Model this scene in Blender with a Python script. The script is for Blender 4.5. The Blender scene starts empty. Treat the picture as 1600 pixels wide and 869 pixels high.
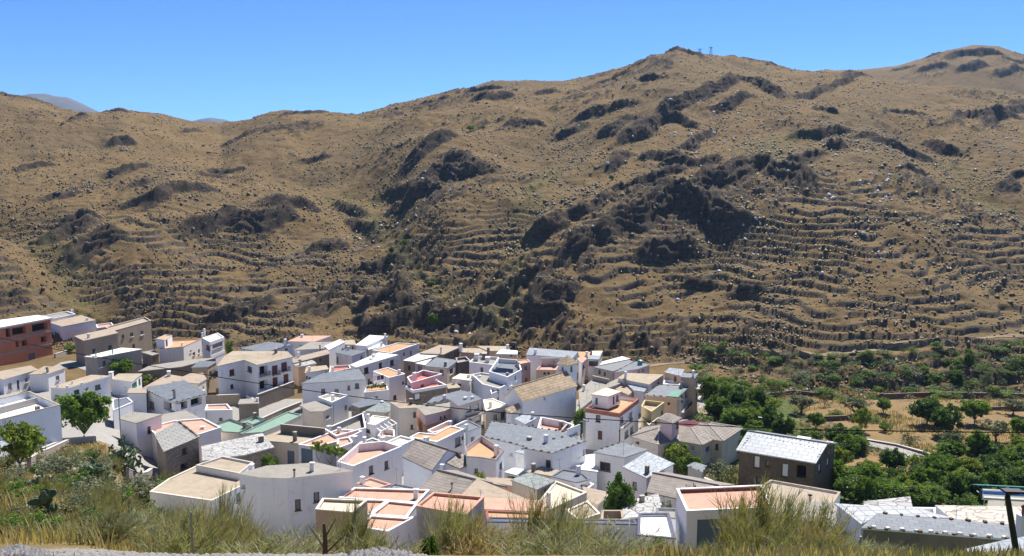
import bpy, bmesh, math, random
import numpy as np
from mathutils import Vector, Matrix
from mathutils.geometry import tessellate_polygon
random.seed(7)
rng = np.random.default_rng(11)
scene = bpy.context.scene
COL = scene.collection
R = math.radians
# ------------------------------------------------------------------ camera
F = 1386.0; CX = 800.0; CY = 434.5; PITCH = math.atan((434.5-260)/F)
cd = bpy.data.cameras.new('camera'); cam = bpy.data.objects.new('camera', cd); COL.objects.link(cam)
cd.sensor_width = 36; cd.sensor_fit = 'HORIZONTAL'; cd.lens = 36*F/1600; cd.clip_start = .1; cd.clip_end = 30000
cam.location = (0, 0, 0); cam.rotation_euler = (R(90)-PITCH, 0, 0)
scene.camera = cam
SP, CP = math.sin(PITCH), math.cos(PITCH)
def ray(px, py):
    dx = (px-CX)/F; dy = -(py-CY)/F
    return (dx, CP+dy*SP, -SP+dy*CP)
def atz(px, py, z):
    d = ray(px, py); t = z/d[2]
    return Vector((d[0]*t, d[1]*t, z))
def aty(px, py, Y):
    d = ray(px, py); t = Y/d[1]
    return Vector((d[0]*t, Y, d[2]*t))
# ------------------------------------------------------------------ noise
def _h(ix, iy, s):
    n = (ix*374761393 + iy*668265263 + s*1442695041) & 0x7fffffff
    n = ((n ^ (n >> 13))*1274126177) & 0x7fffffff
    return ((n ^ (n >> 16)) & 0xffff)/65535.0
def vn(x, y, s=0):
    x = np.asarray(x, float); y = np.asarray(y, float)
    x0 = np.floor(x); y0 = np.floor(y); fx = x-x0; fy = y-y0
    ix = x0.astype(np.int64); iy = y0.astype(np.int64)
    fx = fx*fx*fx*(fx*(fx*6-15)+10); fy = fy*fy*fy*(fy*(fy*6-15)+10)
    a = _h(ix, iy, s); b = _h(ix+1, iy, s); c = _h(ix, iy+1, s); d = _h(ix+1, iy+1, s)
    return (a+(b-a)*fx)*(1-fy)+(c+(d-c)*fx)*fy
def fbm(x, y, o=4, s=0, g=.5):
    t = 0; a = 1; n = 0
    for i in range(o):
        t = t+a*(vn(x, y, s+i*17)*2-1); n += a; a *= g
        x, y = x*1.73+y*1.01+3.1, y*1.73-x*1.01+7.7
    return t/n
def ss(a, b, x):
    t = np.clip((np.asarray(x, float)-a)/(b-a), 0, 1); return t*t*(3-2*t)
# ------------------------------------------------------------------ terrain height
PC = np.array([(-40, -1.6), (0, -2.35), (5.2, -2.42), (6, -2.74), (7, -3.35), (8, -3.95), (12, -5.9), (20, -9.6), (30, -15), (45, -23), (60, -30), (77, -35), (90, -37.8), (104, -39.6), (132, -41.8), (170, -43), (215, -43.8), (260, -44)])
PL = np.array([(-40, -1.6), (0, -2.35), (5.2, -2.42), (6, -2.72), (8, -3.6), (12, -5.2), (20, -8.0), (30, -11.6), (50, -18.5), (70, -24.8), (85, -29), (100, -32.6), (125, -37), (150, -40), (175, -41.8), (215, -43.4), (260, -44)])
def tab(px, py, D):
    d = ray(px, py); return (d[0]/d[1], D, d[2]/d[1]*D)
CR = np.array([tab(*a) for a in [(-900, 120, 560), (-300, 130, 560), (0, 147, 560), (50, 155, 560), (100, 170, 560), (150, 176, 560), (185, 172, 560), (250, 177, 560), (300, 188, 560), (345, 193, 560), (400, 184, 545),
    (440, 181, 540), (480, 186, 535), (520, 182, 530), (560, 178, 535), (600, 168, 545), (640, 158, 555), (680, 150, 565), (720, 143, 575), (760, 131, 590), (850, 129, 600), (900, 126, 610), (950, 119, 620), (1000, 111, 630),
    (1030, 103, 635), (1060, 91, 640), (1100, 92, 640), (1150, 95, 640), (1200, 102, 640), (1250, 113, 640), (1300, 121, 640), (1400, 135, 640), (1500, 145, 635), (1600, 152, 630), (1900, 160, 620), (2500, 160, 600)]])
C2 = np.array([tab(*a) for a in [(900, 300, 950), (1150, 150, 950), (1280, 115, 950), (1350, 113, 950), (1400, 108, 950), (1440, 98, 950), (1480, 85, 950), (1520, 77, 950), (1560, 79, 950), (1600, 92, 950), (1700, 120, 950), (1900, 150, 950)]])
def near(x, y):
    b = x/np.maximum(y, 5.0)
    zc = np.interp(y, PC[:, 0], PC[:, 1]); zl = np.interp(y, PL[:, 0], PL[:, 1])
    w = ss(.405, .49, -b)
    w = np.where(y < 5, 0, w)
    return zc*(1-w)+zl*w
def base(x, y):
    x = np.asarray(x, float); y = np.asarray(y, float)
    b = x/np.maximum(y, 5.0)
    yf = 209-12*ss(-.2, -.1, b)-32*ss(.17, .40, b)-3*ss(-.3, -.5, b)
    D = np.interp(b, CR[:, 0], CR[:, 1]); zc = np.interp(b, CR[:, 0], CR[:, 2])
    zf = near(x, yf)
    t = (y-yf)/(D-yf)
    tc = np.clip(t, 0, 1)
    g = tc+.16*np.sin(math.pi*tc)-.02*np.sin(2*math.pi*tc)
    hz = zf+(zc-zf)*g
    back = np.maximum(t-1, 0)*(D-yf)
    hz = hz-np.minimum(back*.28, 60+back*.02)-back*.0
    z2 = np.interp(b, C2[:, 0], C2[:, 2]); w2 = ss(560, 930, y)*(1-ss(960, 1300, y))
    h2 = -20+(z2+20)*w2
    hz = np.where(t > .9, np.maximum(hz, h2), hz)
    return np.where(y < yf, near(x, y), hz)
def onbase(px, py, y0=216):
    d = ray(px, py); bx = d[0]/d[1]; s = d[2]/d[1]
    ys = np.linspace(y0, 940, 700); z = base(bx*ys, ys)
    k = np.argmax(z >= s*ys)
    if not (z >= s*ys).any(): k = np.argmax(z-s*ys)
    return np.array((bx*ys[k], ys[k]))
def poly_d(x, y, pts):
    best = np.full(x.shape, 1e9)
    for (a, b) in zip(pts[:-1], pts[1:]):
        d = b-a; L = (d**2).sum()+1e-9
        t = np.clip(((x-a[0])*d[0]+(y-a[1])*d[1])/L, 0, 1)
        best = np.minimum(best, (x-a[0]-t*d[0])**2+(y-a[1]-t*d[1])**2)
    return np.sqrt(best)
LINES = [([(650, 240), (600, 280), (560, 300), (600, 350), (640, 400), (705, 440), (765, 480), (790, 540)], 13, -3.5),
    ([(0, 372), (60, 402), (110, 450), (150, 492), (240, 520)], 14, -7), ([(340, 196), (400, 260), (520, 285), (560, 300)], 25, -4),
    ([(1430, 215), (1520, 300), (1600, 335)], 18, -6), ([(1240, 115), (1260, 200), (1180, 280)], 30, -3), ([(880, 250), (830, 330), (800, 420), (790, 540)], 14, -1.5),
    ([(1035, 105), (975, 215), (900, 300), (850, 390)], 24, 5), ([(1165, 150), (1120, 280), (1040, 370), (920, 460)], 22, 6), ([(690, 240), (730, 300), (700, 350)], 18, 5),
    ([(420, 186), (520, 192), (600, 226), (650, 240)], 22, 5), ([(480, 330), (350, 370), (200, 430)], 18, 5), ([(440, 185), (380, 300), (250, 340)], 30, 4), ([(170, 180), (150, 300), (60, 380)], 28, 3),
    ([(1500, 150), (1400, 300), (1340, 430)], 40, 4), ([(1330, 130), (1290, 260), (1220, 340)], 26, 4)]
LINES = [([onbase(*p) for p in pts], w, a) for pts, w, a in LINES]
OUT = [(960, 245, 1060, 192, 6), (1050, 197, 1112, 167, 6), (1108, 168, 1165, 142, 6), (1165, 142, 1228, 172, 6), (1232, 162, 1290, 147, 4), (1290, 150, 1352, 132, 3.5), (1036, 102, 1104, 100, 2.6), (1018, 110, 1062, 130, 3),
    (1000, 152, 1042, 146, 3), (800, 202, 842, 196, 3), (870, 217, 912, 206, 3), (895, 200, 990, 187, 4), (1000, 277, 1062, 260, 3), (700, 238, 632, 275, 6), (698, 262, 742, 292, 6), (596, 284, 646, 320, 5), (536, 300, 574, 312, 4),
    (655, 303, 768, 292, 6), (600, 330, 690, 318, 5), (1036, 290, 1126, 302, 4), (1178, 300, 1254, 345, 7), (1095, 334, 1192, 302, 6), (950, 338, 1062, 312, 4), (966, 410, 1042, 360, 9), (1040, 362, 1134, 402, 9),
    (886, 448, 972, 414, 6), (1000, 428, 1084, 428, 6), (1250, 238, 1326, 242, 4), (1288, 264, 1328, 270, 4), (1236, 292, 1292, 282, 3), (1348, 252, 1455, 252, 3), (1268, 187, 1312, 196, 2), (1448, 222, 1502, 240, 4),
    (1488, 196, 1605, 188, 5), (1538, 206, 1610, 166, 4), (1395, 112, 1432, 104, 3), (1480, 96, 1565, 90, 8), (1500, 112, 1540, 106, 7), (1560, 120, 1600, 112, 6), (1440, 112, 1480, 106, 6), (168, 238, 214, 234, 4), (186, 350, 262, 340, 3), (218, 350, 334, 324, 4), (200, 328, 252, 314, 3),
    (168, 304, 222, 292, 3), (72, 410, 164, 388, 5), (96, 436, 196, 406, 6), (296, 390, 374, 364, 5), (366, 376, 452, 350, 5), (418, 350, 494, 330, 5), (86, 378, 152, 374, 3), (440, 198, 502, 194, 2), (284, 213, 312, 210, 2),
    (340, 232, 402, 210, 2), (828, 406, 884, 390, 5), (858, 386, 904, 374, 5), (808, 396, 850, 404, 4), (556, 476, 644, 446, 4), (546, 496, 604, 526, 3.5), (596, 512, 704, 486, 3.5), (690, 526, 786, 506, 3.5), (738, 476, 834, 446, 4),
    (818, 506, 904, 476, 4), (828, 536, 884, 522, 4), (640, 540, 744, 524, 3), (1078, 466, 1124, 454, 3), (728, 142, 784, 134, 4), (655, 158, 700, 150, 3), (150, 180, 200, 176, 3), (560, 420, 620, 400, 3), (1060, 250, 1130, 225, 4), (940, 235, 1000, 215, 4), (1440, 95, 1475, 86, 3), (1570, 100, 1600, 96, 3), (900, 380, 950, 352, 3), (1130, 405, 1180, 385, 3), (470, 250, 520, 240, 2), (330, 270, 380, 262, 2), (100, 215, 140, 205, 2),
    (20, 270, 80, 262, 2), (60, 330, 120, 322, 2), (740, 170, 790, 160, 3), (840, 160, 880, 152, 3), (935, 130, 985, 122, 3), (1380, 190, 1430, 186, 2), (1560, 300, 1610, 285, 3), (1400, 300, 1440, 296, 2), (200, 300, 240, 280, 2),
    (540, 330, 590, 350, 4), (480, 390, 540, 372, 3), (330, 480, 420, 470, 3), (1150, 480, 1200, 472, 3), (930, 290, 985, 262, 4), (1040, 200, 1090, 215, 4), (1115, 190, 1170, 175, 4), (620, 460, 660, 448, 4), (990, 350, 1050, 325, 4)]
OUT = [(onbase(a, b), onbase(c, d), A) for a, b, c, d, A in OUT]
def full(x, y):
    """final height + masks (rock, green, terrace wall)"""
    x = np.asarray(x, float); y = np.asarray(y, float)
    z = base(x, y); b = x/np.maximum(y, 5)
    yf = 209-12*ss(-.2, -.1, b)-32*ss(.17, .40, b)-3*ss(-.3, -.5, b)
    D = np.interp(b, CR[:, 0], CR[:, 1])
    hill = ss(-7, 4, y-yf); far = ss(250, 620, y)
    green = np.zeros_like(z); rock = np.zeros_like(z)
    z = z+hill*(1-.75*ss(D-70, D-5, y))*fbm(x/70, y/70, 3, 5)*6
    z = z+hill*(1-.6*ss(D-60, D, y))*(fbm(x/22, y/22, 3, 9)*1.9)
    # near spur on the left
    cx, cy = onbase(-20, 440); sp = np.exp(-(((x-cx+10)/34)**2+((y-238)/26)**2)); z = z+13*sp
    for pts, w, a in LINES:
        d = poly_d(x, y, pts); k = np.exp(-(d/w)**2)*hill*(1-.9*ss(D-75, D-15, y))
        z = z+a*k
        if a < 0: green = np.maximum(green, np.exp(-(d/(w*.35))**2)*hill*(y < 330)*.45)
    al, ac = x*.53+y*.85, x*.85-y*.53       # along and across the tilted rock strata
    wx = x+fbm(x/17, y/17, 3, 31)*4; wy = y+fbm(x/17, y/17, 3, 41)*4
    rn = fbm(al/14, ac/7, 2, 51)
    for p, q, A in OUT:
        d = q-p; L = math.hypot(*d)+1e-6; u = ((wx-p[0])*d[0]+(wy-p[1])*d[1])/L/L
        n = np.array((-d[1], d[0]))/L
        if n[1] < 0: n = -n
        v = (wx-p[0])*n[0]+(wy-p[1])*n[1]
        m = (u > -.4) & (u < 1.4) & (v > -12) & (v < 50)
        if not m.any(): continue
        um, vm, rm = u[m], v[m]+rn[m]*3.2, rn[m]; A2 = A*.82
        win = ss(-.3, .25, um)*(1-ss(.75, 1.3, um))
        t = np.clip((vm/A2+.55)/.85, 0, 1)*3+um*1.4+rm*.8; k = np.floor(t); fr = t-k
        f = np.clip((k+ss(.5, .95, fr)-um*1.4-rm*.8)/3, 0, 1)*np.exp(-np.maximum(vm, 0)/(2.6*A2))
        z[m] += A2*win*f
        rock[m] = np.maximum(rock[m], win*ss(-.6*A2-1, -.3*A2, vm)*(1-ss(.25*A2, 1.2*A2+1, vm)))
    pat = ss(.05, .45, fbm(x/38, y/38, 4, 77))*hill
    st = 1-np.abs(fbm(al/15, ac/3.2, 3, 88))*2.4
    z = z+pat*np.clip(st, 0, 1)*1.2; rock = np.maximum(rock, pat*ss(.45, .85, st)*.75)
    # dry stone terraces
    zw = z+fbm(x/24, y/24, 4, 61)*3.4
    bz = base(x, y)/np.maximum(y, 5); low = (1-ss(-.10+.035*ss(-.1, .1, b), -.045+.03*ss(-.1, .1, b), bz))*hill
    brk = ss(-.32, -.1, fbm(x/22, y/9, 3, 66)+.6*fbm(x/6, y/4, 2, 67))
    leftm = 1
    M = low*brk*leftm*(1-np.clip(rock, 0, 1)*.9)
    S = 1.75; fr = zw/S; k = np.floor(fr); f = fr-k
    s = np.where(f < .8, .2*f/.8, .2+.8*ss(.8, .95, f))
    z = z+M*((k+s)*S-zw)
    wall = M*(ss(.79, .83, f)*(1-ss(.95, .98, f)))
    green = np.maximum(green, M*(1-ss(0, .4, f))*.35)
    z = z+hill*fbm(x/2.6, y/2.6, 3, 91)*(.42-.1*rock-.28*M)*(1-.3*far)
    z = z+hill*np.clip(rock, 0, 1)*((1-np.abs(fbm(al/6, ac/1.5, 3, 95))*2.2)*.85+(1-np.abs(fbm(al/3.5, ac/1.1, 2, 97))*2)*.25)
    # village and foreground roughness, garden terraces
    nr = ss(8, 20, y)*(1-hill); z = z+nr*fbm(x/9, y/9, 3, 15)*.25
    return z, np.clip(rock, 0, 1), green, wall, hill
def G(x, y):
    return float(near(np.float64(x), np.float64(y)))
def Gh(x, y):
    return float(full(np.array([x]), np.array([y]))[0][0])
# ------------------------------------------------------------------ materials
class NT:
    def __init__(s, name):
        s.m = bpy.data.materials.new(name); s.m.use_nodes = True; s.t = s.m.node_tree; s.t.nodes.clear()
        s.out = s.n('ShaderNodeOutputMaterial'); s.b = s.n('ShaderNodeBsdfPrincipled'); s.l(s.b.outputs[0], s.out.inputs[0])
    def n(s, t, **k):
        o = s.t.nodes.new(t)
        for a, v in k.items():
            if isinstance(a, str) and a.startswith('i_'): o.inputs[a[2:].replace('_', ' ')].default_value = v
            else: setattr(o, a, v)
        return o
    def l(s, a, b): s.t.links.new(a, b)
    def noise(s, vec, sc, det=4, rough=.6, dist=0):
        o = s.n('ShaderNodeTexNoise'); s.l(vec, o.inputs['Vector']); o.inputs['Scale'].default_value = sc
        o.inputs['Detail'].default_value = det; o.inputs['Roughness'].default_value = rough; o.inputs['Distortion'].default_value = dist
        return o.outputs['Fac']
    def ramp(s, fac, a, b, ca=(0, 0, 0, 1), cb=(1, 1, 1, 1)):
        o = s.n('ShaderNodeValToRGB'); s.l(fac, o.inputs[0]); e = o.color_ramp.elements
        e[0].position = a; e[1].position = b; e[0].color = ca; e[1].color = cb; return o.outputs[0]
    def mix(s, fac, a, b, mode='MIX'):
        o = s.n('ShaderNodeMix', data_type='RGBA', blend_type=mode)
        for i, v in ((0, fac), (6, a), (7, b)):
            if hasattr(v, 'links'): s.l(v, o.inputs[i])
            elif i == 0: o.inputs[0].default_value = v
            else: o.inputs[i].default_value = (*v[:3], 1)
        return o.outputs[2]
    def math(s, op, a, b=None):
        o = s.n('ShaderNodeMath', operation=op)
        for i, v in ((0, a), (1, b)):
            if v is None: continue
            if hasattr(v, 'links'): s.l(v, o.inputs[i])
            else: o.inputs[i].default_value = v
        return o.outputs[0]
    def mapping(s, vec, sc=(1, 1, 1), rot=(0, 0, 0)):
        o = s.n('ShaderNodeMapping'); s.l(vec, o.inputs[0]); o.inputs['Scale'].default_value = sc; o.inputs['Rotation'].default_value = rot
        return o.outputs[0]
    def bump(s, h, st=.5, d=.05, prev=None):
        o = s.n('ShaderNodeBump'); s.l(h, o.inputs['Height']); o.inputs['Strength'].default_value = st; o.inputs['Distance'].default_value = d
        if prev is not None: s.l(prev, o.inputs['Normal'])
        return o.outputs[0]
    def done(s, col, rough=.9, nrm=None, spec=.3):
        if hasattr(col, 'links'): s.l(col, s.b.inputs['Base Color'])
        else: s.b.inputs['Base Color'].default_value = (*col, 1)
        s.b.inputs['Roughness'].default_value = rough; s.b.inputs['Specular IOR Level'].default_value = spec
        if nrm is not None: s.l(nrm, s.b.inputs['Normal'])
        return s.m
def mul(c, k): return tuple(min(1, v*k) for v in c)
def plaster(name, c, dirt=(.40, .37, .33), amt=.5, aged=.85):
    t = NT(name); g = t.n('ShaderNodeNewGeometry').outputs['Position']
    oi = t.n('ShaderNodeObjectInfo').outputs['Random']
    big = t.ramp(t.noise(g, .35, 5, .65), .3, .72)
    col = t.mix(big, c, mul(c, aged))
    st = t.noise(t.mapping(g, (1.5, 1.5, .22)), 1.0, 6, .72, .4)
    sm = t.ramp(st, .55, .75)
    col = t.mix(t.math('MULTIPLY', sm, amt), col, dirt)
    bl = t.ramp(t.noise(g, .8, 7, .78, .5), .56, .62)
    col = t.mix(t.math('MULTIPLY', bl, amt*.75), col, mul(dirt, 1.1))
    col = t.mix(t.math('MULTIPLY', oi, .10), col, mul(dirt, 1.5))
    return t.done(col, .92, t.bump(t.noise(g, 7, 5, .7), .35, .03), .2)
def flat(name, c, c2, sc=.9, dirt=(.2, .17, .13), amt=.45, seam=False, rough=.9):
    t = NT(name); g = t.n('ShaderNodeNewGeometry').outputs['Position']; uv = t.n('ShaderNodeTexCoord').outputs['UV']
    col = t.mix(t.ramp(t.noise(g, sc, 6, .7), .32, .7), c, c2)
    col = t.mix(t.math('MULTIPLY', t.ramp(t.noise(g, .45, 7, .72, .6), .5, .72), amt), col, dirt)
    fine = t.noise(g, 14, 3, .7)
    col = t.mix(t.math('MULTIPLY', t.ramp(fine, .35, .75), .22), col, mul(c, .62))
    if seam:
        br = t.n('ShaderNodeTexBrick'); t.l(uv, br.inputs[0]); br.inputs['Scale'].default_value = .16
        br.inputs['Mortar Size'].default_value = .006; br.offset = 0; br.inputs['Brick Width'].default_value = .5; br.inputs['Row Height'].default_value = .45
        col = t.mix(t.math('MULTIPLY', br.outputs['Fac'], .4), col, mul(c, .5))
    return t.done(col, rough, t.bump(fine, .4, .04), .25)
def tiles(name, c, c2, c3, w=.24, r=.36, amp=.06):
    """rows of curved tiles laid up the slope (UV in metres: u along eave, v up slope)"""
    t = NT(name); uv = t.n('ShaderNodeTexCoord').outputs['UV']; sp = t.n('ShaderNodeSeparateXYZ'); t.l(uv, sp.inputs[0])
    u = t.math('DIVIDE', sp.outputs[0], w); v = t.math('DIVIDE', sp.outputs[1], r)
    wv = t.math('ABSOLUTE', t.math('SINE', t.math('MULTIPLY', u, math.pi)))
    fv = t.math('FRACT', v)
    cell = t.n('ShaderNodeCombineXYZ'); t.l(t.math('FLOOR', u), cell.inputs[0]); t.l(t.math('FLOOR', v), cell.inputs[1])
    wn = t.n('ShaderNodeTexWhiteNoise', noise_dimensions='2D'); t.l(cell.outputs[0], wn.inputs['Vector'])
    col = t.mix(wn.outputs['Value'], c, c2)
    g = t.n('ShaderNodeNewGeometry').outputs['Position']
    col = t.mix(t.math('MULTIPLY', t.ramp(t.noise(g, .8, 5, .7), .45, .7), .6), col, c3)
    col = t.mix(t.math('MULTIPLY', t.ramp(fv, .8, .98), .55), col, mul(c3, .35))
    h = t.math('ADD', wv, t.math('MULTIPLY', fv, -.5))
    return t.done(col, .85, t.bump(h, .9, amp), .25)
def slabs(name, c, c2, joint, sc=.8, jw=.05, rough=.75):
    t = NT(name); g = t.n('ShaderNodeNewGeometry').outputs['Position']; uv = t.n('ShaderNodeTexCoord').outputs['UV']
    nz = t.n('ShaderNodeTexNoise'); t.l(uv, nz.inputs[0]); nz.inputs['Scale'].default_value = .7
    vec = t.mix(.25, uv, nz.outputs['Color'], 'LINEAR_LIGHT')
    v1 = t.n('ShaderNodeTexVoronoi', feature='DISTANCE_TO_EDGE'); v2 = t.n('ShaderNodeTexVoronoi', feature='F1')
    mp = t.mapping(vec, (1, 1.5, 1))
    for v in (v1, v2): t.l(mp, v.inputs['Vector']); v.inputs['Scale'].default_value = sc
    sx = t.n('ShaderNodeSeparateColor'); t.l(v2.outputs['Color'], sx.inputs[0])
    col = t.mix(sx.outputs[0], c, c2)
    col = t.mix(t.math('MULTIPLY', t.noise(g, 3, 5, .7), .4), col, mul(c2, .6))
    e = t.ramp(v1.outputs['Distance'], jw*.3, jw)
    col = t.mix(e, joint, col)
    hh = t.math('ADD', e, t.math('MULTIPLY', sx.outputs[1], .8))
    return t.done(col, rough, t.bump(hh, .8, .06), .3)
def bricky(name, c, c2, mortar, bw=.3, bh=.1, ms=.012, rot=0, off=.5, rough=.85, blot=.5, bump=.5):
    t = NT(name); g = t.n('ShaderNodeNewGeometry').outputs['Position']; uv = t.n('ShaderNodeTexCoord').outputs['UV']
    br = t.n('ShaderNodeTexBrick'); t.l(t.mapping(uv, (1, 1, 1), (0, 0, rot)), br.inputs[0]); br.offset = off
    br.inputs['Scale'].default_value = 1; br.inputs['Brick Width'].default_value = bw; br.inputs['Row Height'].default_value = bh; br.inputs['Mortar Size'].default_value = ms
    br.inputs['Color1'].default_value = (*c, 1); br.inputs['Color2'].default_value = (*c2, 1); br.inputs['Mortar'].default_value = (*mortar, 1)
    col = t.mix(t.math('MULTIPLY', t.ramp(t.noise(g, .9, 6, .7), .4, .7), blot), br.outputs['Color'], mul(c2, .6))
    col = t.mix(t.math('MULTIPLY', t.noise(g, 9, 3), .25), col, mul(c, 1.35))
    return t.done(col, rough, t.bump(t.math('MULTIPLY', br.outputs['Fac'], -1), bump, .03), .3)
def corr(name, c, c2, w=.35):
    t = NT(name); g = t.n('ShaderNodeNewGeometry').outputs['Position']; uv = t.n('ShaderNodeTexCoord').outputs['UV']
    sp = t.n('ShaderNodeSeparateXYZ'); t.l(uv, sp.inputs[0])
    s = t.math('SINE', t.math('MULTIPLY', sp.outputs[1], 2*math.pi/w))
    col = t.mix(t.ramp(t.noise(g, .7, 5, .7), .35, .7), c, c2)
    col = t.mix(t.math('MULTIPLY', t.ramp(s, .0, .9), .45), mul(c2, .45), col)
    return t.done(col, .8, t.bump(s, .8, .05), .3)
def plain(name, c, rough=.6, metal=0, spec=.4, var=.25):
    t = NT(name); g = t.n('ShaderNodeNewGeometry').outputs['Position']
    col = t.mix(t.math('MULTIPLY', t.noise(g, 4, 4, .7), var*2), c, mul(c, .5))
    m = t.done(col, rough, None, spec); t.b.inputs['Metallic'].default_value = metal; return m
def leafmat(name, c, c2, trans=.35, c3=None):
    t = NT(name); g = t.n('ShaderNodeNewGeometry'); rnd = g.outputs['Random Per Island']
    col = t.mix(rnd, c, c2)
    col = t.mix(t.ramp(t.noise(g.outputs['Position'], .9, 3, .6), .4, .65), col, c3 or mul(c, .65))
    t.done(col, .55, None, .25)
    tr = t.n('ShaderNodeBsdfTranslucent'); mx = t.n('ShaderNodeMixShader'); mx.inputs[0].default_value = trans
    hue = t.mix(1.0, col, (1.25, 1.2, .5), 'MULTIPLY'); t.l(hue, tr.inputs[0])
    t.l(t.b.outputs[0], mx.inputs[1]); t.l(tr.outputs[0], mx.inputs[2]); t.l(mx.outputs[0], t.out.inputs[0])
    return t.m
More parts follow.
